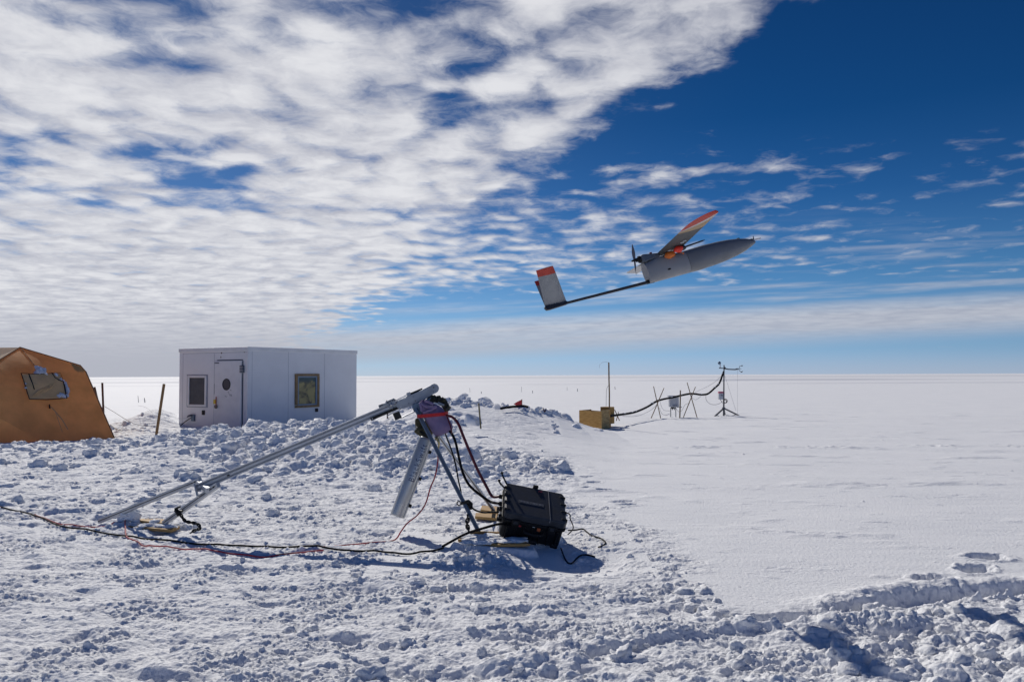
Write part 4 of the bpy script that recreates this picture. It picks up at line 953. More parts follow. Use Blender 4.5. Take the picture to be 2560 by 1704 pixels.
cu = bpy.data.curves.new('lettering', 'FONT'); cu.body = 'BlackSwift'; cu.size = .088; cu.extrude = .0; cu.space_character = 1.28; cu.resolution_u = 4
tmp = bpy.data.objects.new('tmp_text', cu); COL.objects.link(tmp); dg = bpy.context.evaluated_depsgraph_get()
tme = bpy.data.meshes.new_from_object(tmp.evaluated_get(dg)); bpy.data.objects.remove(tmp)
b = MB(); 
import bmesh
bmt = bmesh.new(); bmt.from_mesh(tme); bmesh.ops.triangulate(bmt, faces=bmt.faces)
for _ in range(3):
    lg_ = [e for e in bmt.edges if e.calc_length() > .010]
    if lg_: bmesh.ops.subdivide_edges(bmt, edges=lg_, cuts=1); bmesh.ops.triangulate(bmt, faces=bmt.faces)
bmt.to_mesh(tme); bmt.free()
vs = [v.co.copy() for v in tme.vertices]; mxx = max(v.x for v in vs)
s_top, s_bot = .06, .455; kx = (s_bot - s_top) / mxx
for o_ in (.0016,):
    b.add([TC(s_bot - v.x * kx, R(2) + (-(v.y - .03)) / TR * .92 - R(0), TR + o_) for v in vs], [tuple(p.vertices) for p in tme.polygons])
lt = b.build('lettering', M['ink'], tank)
# second faint line under the big word
b = MB()
for k in range(26):
    if k % 7 == 5: continue
    b.box(TC(.085 + k * .0135, R(30), TR + .001), (.008, .006 + .003 * ((k * 5) % 3), .0012), Matrix((ta, (tr * math.cos(R(30)) - tv * math.sin(R(30))), tv)).transposed())
b.build('small_print', M['plate'], tank)
# cylinder mount
b = MB(); b.beam(P(Z4(575, 590), 8.3), P(Z4(690, 645), 8.22), .07, .035); b.tube([P(Z4(655, 640), 8.24), P(Z4(690, 590), 8.27), P(Z4(640, 480), 8.3)], .035, 12); b.build('cylinder_mount', M['olive'], LA, smooth=False, bevel=.004)
b = MB(); b.tube([P(Z4(745, 640), 8.1), P(Z4(765, 665), 8.08), P(Z4(775, 700), 8.08), P(Z4(760, 790), 8.1)], [.02, .016, .01, .007], 10); b.ball(P(Z4(752, 650), 8.08), .018); b.build('air_fitting', pmat('brass', (.45, .36, .18), .35, .8), LA, smooth=True)
# olive pouch behind the leg and dark netting bundle on top
b = MB(); b.ball(P(Z4(590, 530), 8.42), .115, (.42, .6, .85), 20, 14, Matrix.Rotation(R(-14), 3, 'Y'), nz=.25, seed=3)
b.ball(P(Z4(600, 575), 8.36), .06, (1.1, .8, .7), 14, 10, nz=.3, seed=8)
po = tag(b.build('pouch', M['olive'], origin=P(Z4(590, 530), 8.4), smooth=True), 'olive canvas pouch tucked behind the upper end of the blue leg', 'pouch')
b = MB(); b.ball(P(Z4(556, 538), 8.3), .008); b.build('snap', M['tank'], po, smooth=True)
b = MB(); rs_ = random.Random(11)
path = smooth_line([P(Z4(*q), 8.27) for q in [(690, 262), (740, 268), (790, 285), (830, 320), (852, 365)]], 8)
for k, p in enumerate(path):
    for j in range(3): b.ball(p + Vector((rs_.uniform(-.018, .018), rs_.uniform(-.03, .03), rs_.uniform(-.014, .022))), rs_.uniform(.016, .030), (1, .8, .8), 9, 7, Matrix.Rotation(rs_.uniform(0, 3), 3, 'Y'), nz=.9, seed=k * 3 + j)
nb_ = tag(b.build('cord_bundle', pmat('dark_cord', (.020, .022, .024), .6, 0, .5, 30, col2=(.05, .045, .02)), origin=path[0], smooth=True), 'dark bundled cord and buckles over the top of the purple cloth', 'cord bundle')
MB().beam(P(ZB(930, 650), 8.17), P(ZB(1080, 710), 8.17), .03, .02).build('buckle', M['plate'], nb_, bevel=.004)

# ------------------------------------------------------------------ purple cloth with red strap
rows = [(575, 560, 620), (600, 490, 690), (660, 468, 800), (720, 475, 960), (790, 490, 1040), (850, 515, 1085), (905, 545, 1125), (960, 560, 1150), (1030, 590, 1190), (1110, 640, 1240), (1190, 690, 1290), (1250, 720, 1302),
        (1310, 760, 1285), (1370, 790, 1215), (1420, 825, 1090), (1460, 855, 1000), (1480, 885, 950)]
bagD = 8.12
b = MB(); nseg = 40; ringv = []
for i, (yy, xl, xr) in enumerate(rows):
    a_, c_ = P(ZB(xl, yy), bagD), P(ZB(xr, yy), bagD); cc = (a_ + c_) / 2; hw = (c_ - a_).length / 2; th = min(hw * .62, .105) 
    for k in range(nseg):
        an_ = 2 * math.pi * k / nseg; cs, sn = math.cos(an_), math.sin(an_)
        px = abs(cs) ** .85 * (1 if cs > 0 else -1); py = abs(sn) ** .8 * (1 if sn > 0 else -1)
        p = cc + Vector((px * hw, py * th, 0))
        fold = .030 * math.sin(an_ * 7 + yy * .018 + 2 * mnoise.noise(Vector((an_, yy * .01, 0)))) * max(0, 1 - (yy - 560) / 420) + .007 * mnoise.noise(Vector((cs * 3, sn * 3, yy * .012)))
        p += Vector((0, -1 if sn < 0 else 1, 0)) * fold
        b.v.append(p)
m_ = len(rows)
b.f += [(i * nseg + k, i * nseg + (k + 1) % nseg, (i + 1) * nseg + (k + 1) % nseg, (i + 1) * nseg + k) for i in range(m_ - 1) for k in range(nseg)] + [tuple(range(nseg)), tuple(range((m_ - 1) * nseg, m_ * nseg))]
b.mi = [0] * len(b.f)
cloth = tag(b.build('cloth_wrap', M['purple'], origin=P(ZB(850, 1000), bagD), smooth=True), 'purple fleece wrapped round the launcher head', 'cloth wrap')
ssub = cloth.modifiers.new('sub', 'SUBSURF'); ssub.levels = 1; ssub.render_levels = 2
b = MB()
for f_ in ([(480, 640), (520, 760), (535, 860)], [(500, 650), (640, 740), (780, 760), (900, 730)], [(560, 890), (680, 850), (800, 800), (900, 740)], [(600, 600), (720, 640), (820, 690)]):
    b.tube(smooth_line([P(ZB(*q), bagD - .100) for q in f_]), [.004] + [.013] * (len(f_) * 6 - 7) + [.004], 8)
b.build('fold', M['purple'], cloth, smooth=True)
# strap band
pts = []
for k in range(41):
    an_ = 2 * math.pi * k / 40; cx0, cx1 = P(ZB(428, 975), bagD + .0), P(ZB(1172, 905), bagD)
    cc = (cx0 + cx1) / 2; pts.append(cc + (cx1 - cx0) / 2 * (abs(math.cos(an_)) ** .8 * (1 if math.cos(an_) > 0 else -1)) + Vector((0, (abs(math.sin(an_)) ** .8 * (1 if math.sin(an_) > 0 else -1)) * .128, 0)))
b = MB(); hw = .017
for p in pts[:-1]:
    rad_ = Vector(((p - cc).x * .3, (p - cc).y, 0)).normalized()
    for q in ((0, -hw), (.004, -hw), (.004, hw), (0, hw)): b.v.append(p + rad_ * q[0] + zu * q[1])
n = 40
for i in range(n):
    for k in range(4): b.f.append((i * 4 + k, i * 4 + (k + 1) % 4, ((i + 1) % n) * 4 + (k + 1) % 4, ((i + 1) % n) * 4 + k)); b.mi.append(0)
tag(b.build('strap', M['strap'], origin=cc, smooth=False), 'bright red strap cinched around the purple cloth and blue leg', 'strap')

# ------------------------------------------------------------------ black case
c0 = Z5(935, 705); cbase = P(c0, 7.30)
vd = ray(*c0).normalized(); vr = vd.cross(zu).normalized(); vu = vr.cross(vd)
ca = (vr * .463 + vd * .06 - vu * .090).normalized()
cb = (vr * -.048 + vd * .36 + vu * .279); cb = (cb - ca * cb.dot(ca)).normalized(); cc_ = ca.cross(cb)   # cc_ up out of the lid
if cc_.z < 0: cc_ = -cc_
CW, CD, CHt = .585, .47, .30
XF = Matrix((ca, cb, cc_)).transposed().to_4x4(); XF.translation = cbase - ca * .0
case = thing('equipment_case', cbase - cc_ * CHt, 'big black ribbed equipment case tilted in the snow beside the launcher', 'case')
def rbox(b, x0, y0, z0, x1, y1, z1, r=.03, rz=.012, seg=5):            # box with rounded vertical corners and chamfered rims
    def loop(ins, z):
        out = []
        for (cx, cy, a0) in ((x1 - r, y1 - r, 0), (x0 + r, y1 - r, 90), (x0 + r, y0 + r, 180), (x1 - r, y0 + r, 270)):
            for k in range(seg + 1):
                a = math.radians(a0 + 90 * k / seg); out.append(Vector((cx + (r - ins) * math.cos(a), cy + (r - ins) * math.sin(a), z)))
        return out
    L = [loop(rz, z0), loop(0, z0 + rz), loop(0, z1 - rz), loop(rz, z1)]; n = len(L[0]); vs = sum(L, [])
    fs = [tuple(range(n))[::-1], tuple(range(3 * n, 4 * n))] + [(i * n + k, i * n + (k + 1) % n, (i + 1) * n + (k + 1) % n, (i + 1) * n + k) for i in range(3) for k in range(n)]
    return b.add(vs, fs)
zl = -.085
b = MB(); b.xf = XF; rbox(b, .008, .008, -CHt, CW - .008, CD - .008, zl - .012, .035, .018); base = b.build('base', M['case'], case, smooth=True, angle=35)
b = MB(); b.xf = XF; rbox(b, .0, .0, zl, CW, CD, 0, .04, .014); lid = b.build('lid', M['caselid'], case, smooth=True, angle=35)
b = MB(); b.xf = XF; rbox(b, -.01, -.01, zl - .018, CW + .01, CD + .01, zl + .006, .045, .004); b.build('rim', M['case'], case, smooth=True, angle=35)
for k in range(4):                                                     # ribs wrapping lid edges left and right
    yy = .05 + k * .115
    for sx in (0, 1):
        b = MB(); b.xf = XF; x = -.006 if sx == 0 else CW - .050
        b.box((x + .028, yy, -.035), (.058, .022, .080)); b.build('rib', M['case'], lid, bevel=.006)
for k in range(2):
    b = MB(); b.xf = XF; xx = .12 + k * .34
    b.box((xx, -.018, zl - .01), (.07, .022, .075)); lt_ = b.build('latch', M['black'], case, bevel=.006)
    b = MB(); b.xf = XF; b.box((xx, -.031, zl + .005), (.04, .006, .03)); b.build('latch_tab', M['caselid'], lt_, bevel=.003)
for k in range(7):
    b = MB(); b.xf = XF; b.box((.06 + k * .078, .001, -.20), (.018, .02, .17)); b.build('base_rib', M['case'], base, bevel=.005)
b = MB(); b.xf = XF; b.tube([(.21, -.012, -.15), (.22, -.045, -.155), (.30, -.055, -.16), (.38, -.045, -.155), (.39, -.012, -.15)], .011, 10); b.build('handle', M['black'], case, smooth=True)
b = MB(); b.xf = XF; b.box((.30, CD + .01, -.01), (.05, .03, .055)); b.build('hinge', M['black'], case, bevel=.004)
b = MB(); b.xf = XF; b.box((.25, .20, .0015), (.24, .042, .003)); b.build('name_plate', pmat('worn_grey_plate', (.12, .12, .125), .5, 0, .5, 30), lid)
b = MB(); b.xf = XF
for k in range(7): b.box((.155 + k * .030, .20, .0035), (.013 if k % 2 else .018, .022, .002))
b.build('worn_lettering', pmat('worn_print', (.20, .20, .20), .6, 0, .5, 60), lid)
b = MB(); b.xf = XF; b.box((.345, .42, .0025), (.035, .016, .004)); b.build('red_tag', pmat('dull_red', (.28, .03, .05), .6), lid)
b = MB(); b.xf = XF; b.tube([(.425, -.004, -.03), (.425, .006, .003), (.425, .23, .004), (.425, CD - .006, .003), (.425, CD + .005, -.04)], .0022, 6); b.build('cord', M['rope'], lid, smooth=True)
b = MB(); b.xf = XF; b.box((.345, -.006, -.125), (.034, .014, .034)); b.build('orange_marker', pmat('dull_orange', (.36, .09, .03), .65), case, bevel=.006)
b = MB(); b.xf = XF; b.box((.165, -.014, -.115), (.026, .016, .014)); b.build('red_plug', pmat('dull_red_plug', (.35, .03, .03), .6), case, bevel=.004)
b = MB(); b.xf = XF; b.box((.295, -.002, -.105), (.020, .008, .012)); b.build('white_label', M['white'], case)
for x in (.33, .53):
    b = MB(); b.xf = XF; b.tube([(x - .03, .01, -CHt + .02), (x + .03, .01, -CHt + .02)], .026, 14); b.build('wheel', M['black'], case, smooth=True)
# connectors and rods on the left side
b = MB(); b.xf = XF
for yy, zz in ((.08, -.12), (.17, -.10), (.26, -.11), (.36, -.10), (.14, -.2), (.30, -.2)): b.tube([(-.035, yy, zz), (.01, yy, zz)], .021, 12)
b.build('connector', M['black'], case, smooth=True)
for q in (((.03, .45, -.03), (-.045, .53, .04)), ((-.005, .37, -.005), (-.07, .40, .035))):
    b = MB(); b.xf = XF; b.tube(q, .008, 8); b.tube([q[1], Vector(q[1]) + Vector((.0, .01, .02))], .013, 8); b.tube([Vector(q[1]) + Vector((.012, -.01, -.01)), Vector(q[1]) + Vector((.022, -.01, -.025))], .006, 8)
    b.build('rod', M['black'], case, smooth=True)
XP = lambda x, y, z: XF @ Vector((x, y, z))

# ------------------------------------------------------------------ hoses and cables
def cable(name, pts, r, mat, label, cat='cable', n=8):
    o = MB().tube(smooth_line(pts, n), r, 8).build(name, mat, origin=pts[0], smooth=True); return tag(o, label, cat)
def gcable(name, px, r, mat, label, lift=0.0, n=7, cat='cable', z0=0.0):      # laid on the snow
    pts = [G(q, z0) for q in px]; sm = smooth_line([Vector((p.x, p.y)) for p in pts], n)
    xs = np.array([p.x for p in sm]); ys = np.array([p.y for p in sm]); h = terrain(xs, ys)
    for _ in range(7): h = np.maximum(h, np.convolve(np.pad(h, 1, 'edge'), [.25, .5, .25], 'valid'))
    p3 = [Vector((xs[i], ys[i], h[i] + r * 1.0 + .004 + lift)) for i in range(len(xs))]
    o = MB().tube(p3, r, 8).build(name, mat, origin=p3[0], smooth=True); return tag(o, label, cat)
cable('air_hose', [P(Z4(850, 425), 8.05), P(Z4(905, 440), 8.0), P(Z4(960, 500), 7.95), P(Z4(1010, 620), 7.9), P(Z4(1080, 790), 7.85), P(Z4(1160, 970), 7.8), P(Z4(1240, 1120), 7.75), P(Z5(770, 510), 7.7), XP(-.035, .36, -.10)], .014, M['redhose'], 'thick dark red air hose arching from the purple cloth to the case', 'hose')
cable('cord', [P(Z4(850, 430), 8.06), P(Z4(870, 480), 8.04), P(Z4(890, 540), 8.02), P(Z4(900, 600), 8.02)], .007, M['redhose'], 'short dark red cord along the right edge of the purple cloth', 'cord')
cable('black_hose', [P(Z4(870, 570), 8.1), P(Z4(905, 610), 8.05), P(Z4(940, 700), 8.0), P(Z4(975, 860), 7.95), P(Z4(1010, 990), 7.9), P(Z4(1075, 1110), 7.85), P(Z5(640, 510), 7.75), P(Z5(760, 585), 7.7), XP(-.035, .26, -.11)], .013, M['rubber'], 'thick black hose sagging from the cloth into the case', 'hose')
cable('thin_black_cable', [P(Z4(832, 590), 8.1), P(Z4(850, 640), 8.08), P(Z4(895, 760), 8.05), P(Z4(935, 900), 8.0), P(Z4(965, 1060), 7.95), P(Z4(985, 1150), 7.93)], [.0075] * 41, M['rubber'], 'thin black cable hanging left of the thick black hose') if False else \
cable('thin_black_cable', [P(Z4(832, 590), 8.1), P(Z4(850, 640), 8.08), P(Z4(895, 760), 8.05), P(Z4(935, 900), 8.0), P(Z4(965, 1060), 7.95), P(Z4(985, 1150), 7.96), P(Z4(992, 1200), 7.99)], .0075, M['rubber'], 'thin black cable hanging left of the thick black hose')
cable('black_lead', [P(Z5(500, 645), 7.72), P(Z5(560, 690), 7.7), P(Z5(660, 718), 7.65), P(Z5(780, 712), 7.55), XP(-.035, .14, -.12)], .009, M['rubber'], 'black lead from the leg clamp to the side of the case')
cable('red_cord', [P(Z4(762, 790), 8.1), P(Z4(762, 880), 8.05), P(Z4(735, 1020), 8.0), P(Z4(690, 1130), 7.95), P(Z4(640, 1290), 7.9), P(Z4(560, 1400), 7.8), P(Z4(460, 1480), 7.75), P(Z4(400, 1560), 7.7)] +
      [Vector((g.x, g.y, hz(g.x, g.y) + .008)) for g in [G(D(905, 1246)), G(D(850, 1252)), G(D(790, 1258)), G(D(740, 1266))]], .0068, M['redcord'], 'thin red cord dropping from the cylinder valve to the snow', 'cord')
gcable('power_cable', [D(*q) for q in [(-160, 1148), (-40, 1162), (40, 1177), (90, 1190), (140, 1210), (240, 1224), (330, 1235), (400, 1243), (470, 1250), (580, 1250), (660, 1258), (760, 1264), (860, 1268), (935, 1274), (985, 1268), (1020, 1258)]], .0088, M['rubber'],
       'long thick black cable snaking across the snow from the left edge', z0=.02)
q_ = [G(D(1018, 1259)), P(D(1040, 1244), 7.45), P(D(1075, 1226), 7.35), P(D(1120, 1212), 7.25), XP(-.01, .02, -.16)]
q_[0].z = hz(q_[0].x, q_[0].y) + .01
cable('case_cable', q_ + [XP(.05, -.02, -.135), XP(.14, -.024, -.12)], .0115, M['rubber'], 'black cable rising from the snow over the board into the case front')
gcable('signal_cord', [D(*q) for q in [(80, 1184), (120, 1198), (150, 1206), (215, 1211), (262, 1212), (285, 1206), (288, 1218), (292, 1232), (318, 1243), (345, 1248), (400, 1256), (450, 1260), (505, 1268), (560, 1269), (610, 1273), (660, 1270), (700, 1268), (745, 1266)]], .0070, M['redcord'],
       'thin red cord wandering along the snow beside the black cable', z0=.02, cat='cord')
def loose(pts, label):
    p = []
    for q, hh_ in pts:
        g = G(Z5(*q), .0); p.append(Vector((g.x, g.y, hz(g.x, g.y) + .008 + hh_)))
    return cable('loose_lead', p, .0072, M['rubber'], label)
loose([((1745, 1005), .03), ((1830, 980), .02), ((1930, 955), .01), ((1990, 985), 0), ((2050, 1030), 0), ((2160, 1070), 0), ((2220, 1120), .0), ((2200, 1150), 0), ((2130, 1170), 0)], 'black loose lead ending in a hook right of the case')
loose([((1650, 1180), .02), ((1710, 1250), .0), ((1780, 1278), 0), ((1860, 1250), 0), ((1920, 1210), 0), ((2010, 1212), 0), ((2085, 1225), 0)], 'black loose lead curling in the shadow in front of the case')
cable('loose_lead', [XP(CW, .20, -.10), P(Z5(1720, 728), 7.6), P(Z5(1765, 745), 7.6), P(Z5(1770, 800), 7.5), P(Z5(1800, 870), 7.4), P(Z5(1808, 915), 7.3), P(Z5(1790, 950), 7.25), P(Z5(1740, 1000), 7.2)], .0055, M['rubber'], 'thin lead bowing out from the right side of the case')

# ------------------------------------------------------------------ boards, chains and clamps
def board(px, depth_or_z, th, label, mat='wood', lift=0.0):
    z = depth_or_z; p = [G(q, z) for q in px]; b = MB(); b.prism(p, Vector((0, 0, -th)))
    return tag(b.build('board', M[mat], origin=p[0] - Vector((0, 0, th)), bevel=.003), label, 'board')
board([Z5(330, 1060), Z5(840, 1128), Z5(1255, 1118), Z5(1060, 1012), Z5(500, 985)], .085, .022, 'pale snowy board under the foot of the blue launcher leg')
b = MB(); b.beam(P(Z5(490, 1000), 7.72), P(Z5(1060, 1022), 7.62), .03, .07); tag(b.build('board', M['wood'], origin=P(Z5(490, 1000), 7.7), bevel=.003), 'upright board edge right behind the snowy board by the case', 'board')
board([Z5(550, 765), Z5(830, 790), Z5(840, 735), Z5(560, 720)], .05, .03, 'lower board behind the blue leg under the far launcher leg')
board([Z5(620, 680), Z5(850, 712), Z5(850, 640), Z5(640, 625)], .07, .045, 'upper board under the foot of the far launcher leg')
board([Z3(400, 885), Z3(560, 905), Z3(960, 940), Z3(1050, 900), Z3(700, 880), Z3(430, 872)], .045, .03, 'long board half buried in snow under the rear launcher feet')
board([Z3(600, 838), Z3(870, 868), Z3(925, 832), Z3(770, 815), Z3(640, 822)], .075, .04, 'orange brown board lying behind the long half buried board')
# snow lying on boards
def snowpile(pts, label):
    b = MB()
    for i, (p, r, sc) in enumerate(pts): b.ball(p, r, sc, 20, 14, nz=.55, seed=i + len(label))
    return tag(b.build('snow_patch', M['snow'], origin=pts[0][0], smooth=True), label, 'snow patch')
sp_ = []
rs_ = random.Random(4)
for k in range(46):
    u = rs_.random() * 1.1; v = rs_.random() * 1.15; g = G(Z5(430 + 640 * u, 1020 + 75 * v), .085); sp_.append((g + Vector((0, 0, .004)), rs_.uniform(.03, .085), (1.2, .8, .30)))
snowpile(sp_, 'crusted snow lying on the board under the blue leg')
sp_ = []
for k in range(12):
    g = G(Z3(650 + 300 * rs_.random(), 870 + 40 * rs_.random()), .05); sp_.append((g, rs_.uniform(.03, .07), (1.4, .8, .35)))
for q in ((450, 820, .05), (500, 790, .07), (560, 800, .075), (440, 850, .04), (580, 835, .05)):
    g = P(Z3(q[0], q[1]), 8.55); sp_.append((g, q[2], (1, .9, .9)))
snowpile(sp_, 'snow heaped on the board between the rear launcher feet')
def chain(pts, label, r=.0065, L=.036):
    sm = smooth_line(pts, 12); acc = 0; b = MB(); pos = [sm[0]]; 
    for a_, c_ in zip(sm[:-1], sm[1:]):
        seg = (c_ - a_).length; acc += seg
        if acc >= L * .72: pos.append(c_); acc = 0
    for i in range(len(pos) - 1):
        d = (pos[i + 1] - pos[i]).normalized(); ax = d.cross(Vector((0, 1, .2))).normalized()
        if i % 2: ax = d.cross(ax).normalized()
        b.torus((pos[i] + pos[i + 1]) / 2, ax, L * .36, r, 14, 7, sx=1.75, ref=d)
    return tag(b.build('chain', M['black'], origin=pts[0], smooth=True), label, 'chain')
cp = []
for q, h in (((1045, 750), None), ((1070, 800), None), ((1110, 850), None), ((1160, 862), None), ((1215, 872), None), ((1262, 900), None), ((1258, 930), None), ((1210, 945), None), ((1165, 972), None)): cp.append(P(Z3(*q), 8.05 - .0002 * (q[0] - 1045)))
chain(cp, 'black chain looping down from the clamp on the rear leg')
ch2 = [P(Z5(*q), 7.75) for q in ((455, 760), (460, 810), (445, 860), (460, 910), (470, 950), (480, 985))]
chain(ch2, 'short black chain hanging behind the lower blue leg', .008, .042)
cl = P(Z3(1035, 725), 8.08)
b = MB(); b.beam(P(Z3(1003, 720), 8.06), P(Z3(1050, 700), 8.06), .05, .02); b.beam(P(Z3(1010, 730), 8.05), P(Z3(1045, 790), 8.02), .04, .022); b.beam(P(Z3(1010, 745), 8.14), P(Z3(1080, 745), 8.14), .03, .02)
tag(b.build('clamp', M['black'], origin=cl, bevel=.004), 'black clamp gripping the shorter rear leg above the chain', 'clamp')
b = MB(); c_ = P(Z5(415, 590), 7.85)
b.torus(P(Z5(345, 600), 7.83), (.1, 1, .1), .019, .006, 18, 8, sx=1.0); b.beam(P(Z5(365, 600), 7.83), P(Z5(475, 575), 7.83), .07, .028); b.tube([P(Z5(460, 580), 7.85), P(Z5(490, 615), 7.86), P(Z5(500, 680), 7.86)], [.022, .028, .016], 10)
tag(b.build('clamp', M['black'], origin=c_, smooth=True), 'black ring clamp on the lower part of the blue leg', 'clamp')

# ------------------------------------------------------------------ drone
DD = 8.0; dc = P(Z6(1400, 560), DD)
df = Vector((.935, .25, .287)).normalized(); dr = Vector((.215, -.96, .15)); dr = (dr - df * dr.dot(df)).normalized(); du = dr.cross(df).normalized()
drone = thing('drone', dc, 'grey fixed wing drone with red wing tips climbing away in the air', 'drone')
def S(x, y, o=0.0):                                # side-view plane of the airframe -> (x forward, z up)
    p = RP(Z6(x, y), dc + dr * o, dr) - dc; return p.dot(df), p.dot(du)
def LP(x, y, z): return dc + df * x + dr * y + du * z
top = [S(*q) for q in [(1138, 626), (1190, 600), (1255, 560), (1330, 540), (1420, 528), (1480, 516), (1560, 492), (1700, 448), (1850, 412), (1950, 393), (2050, 382), (2130, 381), (2190, 388), (2222, 400), (2234, 416)]]
bot = [S(*q) for q in [(1172, 826), (1300, 790), (1420, 757), (1540, 724), (1700, 682), (1850, 633), (1950, 594), (2050, 548), (2130, 503), (2190, 458), (2222, 430), (2234, 416)]]
xs_ = [p[0] for p in top]; xe = max(xs_[-1], bot[-1][0])
def station(x): return np.interp(x, [p[0] for p in top], [p[1] for p in top]), np.interp(x, [p[0] for p in bot], [p[1] for p in bot])
x_split = S(1540, 600)[0]; x_r = S(1155, 720)[0]
def loft(xa, xb, n, ns=36, rear_slant=False):
    b = MB()
    for i in range(n + 1):
        t = i / n; x = xa + (xb - xa) * (t if not rear_slant else t)
        zt, zb_ = station(x); zc = (zt + zb_) / 2; hh_ = max((zt - zb_) / 2, .002)
        wd = .088 * (1 - max(0, (x - .25) / (xe - .25)) ** 2.2) ** .5 if x > .25 else .088 - .018 * max(0, (0 - x) / .3)
        wd = max(min(wd, hh_ * 1.0 + .0), .002)
        for k in range(ns):
            a = 2 * math.pi * k / ns; c, s = math.cos(a), math.sin(a)
            e = 1.0 if x > .25 else .72
            b.v.append(LP(x, wd * abs(c) ** e * (1 if c > 0 else -1), zc + hh_ * abs(s) ** (.85 if x < .3 else .95) * (1 if s > 0 else -1)))
    b.f = [(i * ns + k, i * ns + (k + 1) % ns, (i + 1) * ns + (k + 1) % ns, (i + 1) * ns + k) for i in range(n) for k in range(ns)] + [tuple(range(ns)), tuple(range(n * ns, (n + 1) * ns))]
    b.mi = [0] * len(b.f); return b
loft(x_r, x_split, 14).build('rear_fuselage', M['fus2'], drone, smooth=True)
b = MB(); nb2 = 30; xs2 = [x_split + .003 + (xe - x_split - .004) * math.sin(math.pi / 2 * i / nb2) for i in range(nb2 + 1)]
ns = 36
for x in xs2:
    zt, zb_ = station(x); zc = (zt + zb_) / 2; hh_ = max((zt - zb_) / 2, .002); q = max(0, (x - .2) / (xe - .2)); wd = min(.089 * max(1 - q ** 2.4, 0) ** .5 + .002, hh_ + .004)
    for k in range(ns):
        a = 2 * math.pi * k / ns; c, s = math.cos(a), math.sin(a); e = .72 + .28 * min(1, q * 3)
        b.v.append(LP(x, wd * abs(c) ** e * (1 if c > 0 else -1), zc + hh_ * abs(s) ** .93 * (1 if s > 0 else -1)))
b.f = [(i * ns + k, i * ns + (k + 1) % ns, (i + 1) * ns + (k + 1) % ns, (i + 1) * ns + k) for i in range(nb2) for k in range(ns)] + [tuple(range(ns)), tuple(range(nb2 * ns, (nb2 + 1) * ns))]; b.mi = [0] * len(b.f)
b.build('nose_cone', M['fus'], drone, smooth=True)
sxz = S(1392, 674, .09); MB().ball(LP(sxz[0], .080, sxz[1]), .020, (1, .3, .45), 14, 8, Matrix((df, dr, du)).transposed()).build('port', M['black'], drone, smooth=True)
# motor pod
q = [S(*p) for p in [(1092, 552), (1120, 542), (1258, 530), (1300, 560), (1215, 590), (1132, 622), (1112, 610)]]
b = MB(); b.prism([LP(x, -.045, z) for x, z in q], dr * .09); pod = b.build('motor_pod', pmat('blue_grey_pod', (.075, .095, .125), .5), drone, bevel=.012)
q = S(1090, 585); MB().tube([LP(q[0] + .012, 0, q[1]), LP(q[0] - .004, 0, q[1])], .036, 20).build('firewall', M['black'], pod, smooth=True)
q = S(1070, 588); mo = MB().tube([LP(q[0] + .025, 0, q[1]), LP(q[0] - .012, 0, q[1]), LP(q[0] - .016, 0, q[1])], [.021, .021, .012], 18).build('motor', M['black'], drone, smooth=True)
h0 = S(1046, 592); b = MB(); b.tube([LP(q[0] - .01, 0, q[1]), LP(h0[0], 0, h0[1]), LP(h0[0] - .022, 0, h0[1]), LP(h0[0] - .04, 0, h0[1] + .0)], [.011, .012, .011, .003], 14); b.build('hub', M['black'], mo, smooth=True)
sxz = S(1204, 522); MB().box(LP(sxz[0], 0, sxz[1]), (.022, .02, .018), Matrix((df, dr, du)).transposed()).build('fin_cap', M['red'], pod, bevel=.002)
prop = MB()
for sgn, tip in ((1, (1022, 432)), (-1, (1062, 735))):
    t3 = S(*tip); hv = Vector((0, 0)); dz = t3[1] - h0[1]; dx = t3[0] - h0[0]; N = 14
    for i in range(N + 1):
        t = i / N; ch = .0155 * (math.sin(math.pi * min(1, t * .93 + .07)) ** .6) * (1 if t < .5 else 1 - .5 * (t - .5)) + .0015; tw = R(70 - 45 * t)
        c = LP(h0[0] + dx * t, 0, h0[1] + dz * t); u1 = (dr * math.cos(tw) * sgn + df * math.sin(tw))
        nrm = u1.cross(du).normalized()
        prop.v += [c + u1 * ch, c + nrm * .002, c - u1 * ch, c - nrm * .002]
    o0 = len(prop.v) - 4 * (N + 1)
    prop.f += [(o0 + i * 4 + k, o0 + i * 4 + (k + 1) % 4, o0 + (i + 1) * 4 + (k + 1) % 4, o0 + (i + 1) * 4 + k) for i in range(N) for k in range(4)] + [(o0 + N * 4, o0 + N * 4 + 1, o0 + N * 4 + 2, o0 + N * 4 + 3)]
prop.mi = [0] * len(prop.f); prop.build('propeller', pmat('grey_prop', (.10, .10, .12), .4), drone, smooth=True)
# boom
b0, b1 = S(1195, 802), S(175, 1062)
b = MB(); b.tube([LP(b0[0], 0, b0[1]), LP((b0[0] + b1[0]) / 2, 0, (b0[1] + b1[1]) / 2), LP(b1[0] + .18, 0, b1[1] + .0 + .18 * (b0[1] - b1[1]) / (b0[0] - b1[0]))], [.0165, .014, .013], 16); boom = b.build('tail_boom', M['carbon'], drone, smooth=True)
q0, q1 = S(1165, 806), S(1215, 795); MB().tube([LP(q0[0], 0, q0[1]), LP(q1[0] + .02, 0, q1[1])], .022, 16).build('boom_socket', M['black'], boom, smooth=True)
q = [S(*p) for p in [(165, 1043), (160, 1062), (182, 1084), (215, 1078), (385, 1024), (382, 992), (300, 1015)]]
MB().prism([LP(x, -.022, z) for x, z in q], dr * .044).build('tail_mount', M['carbon'], drone, bevel=.006)
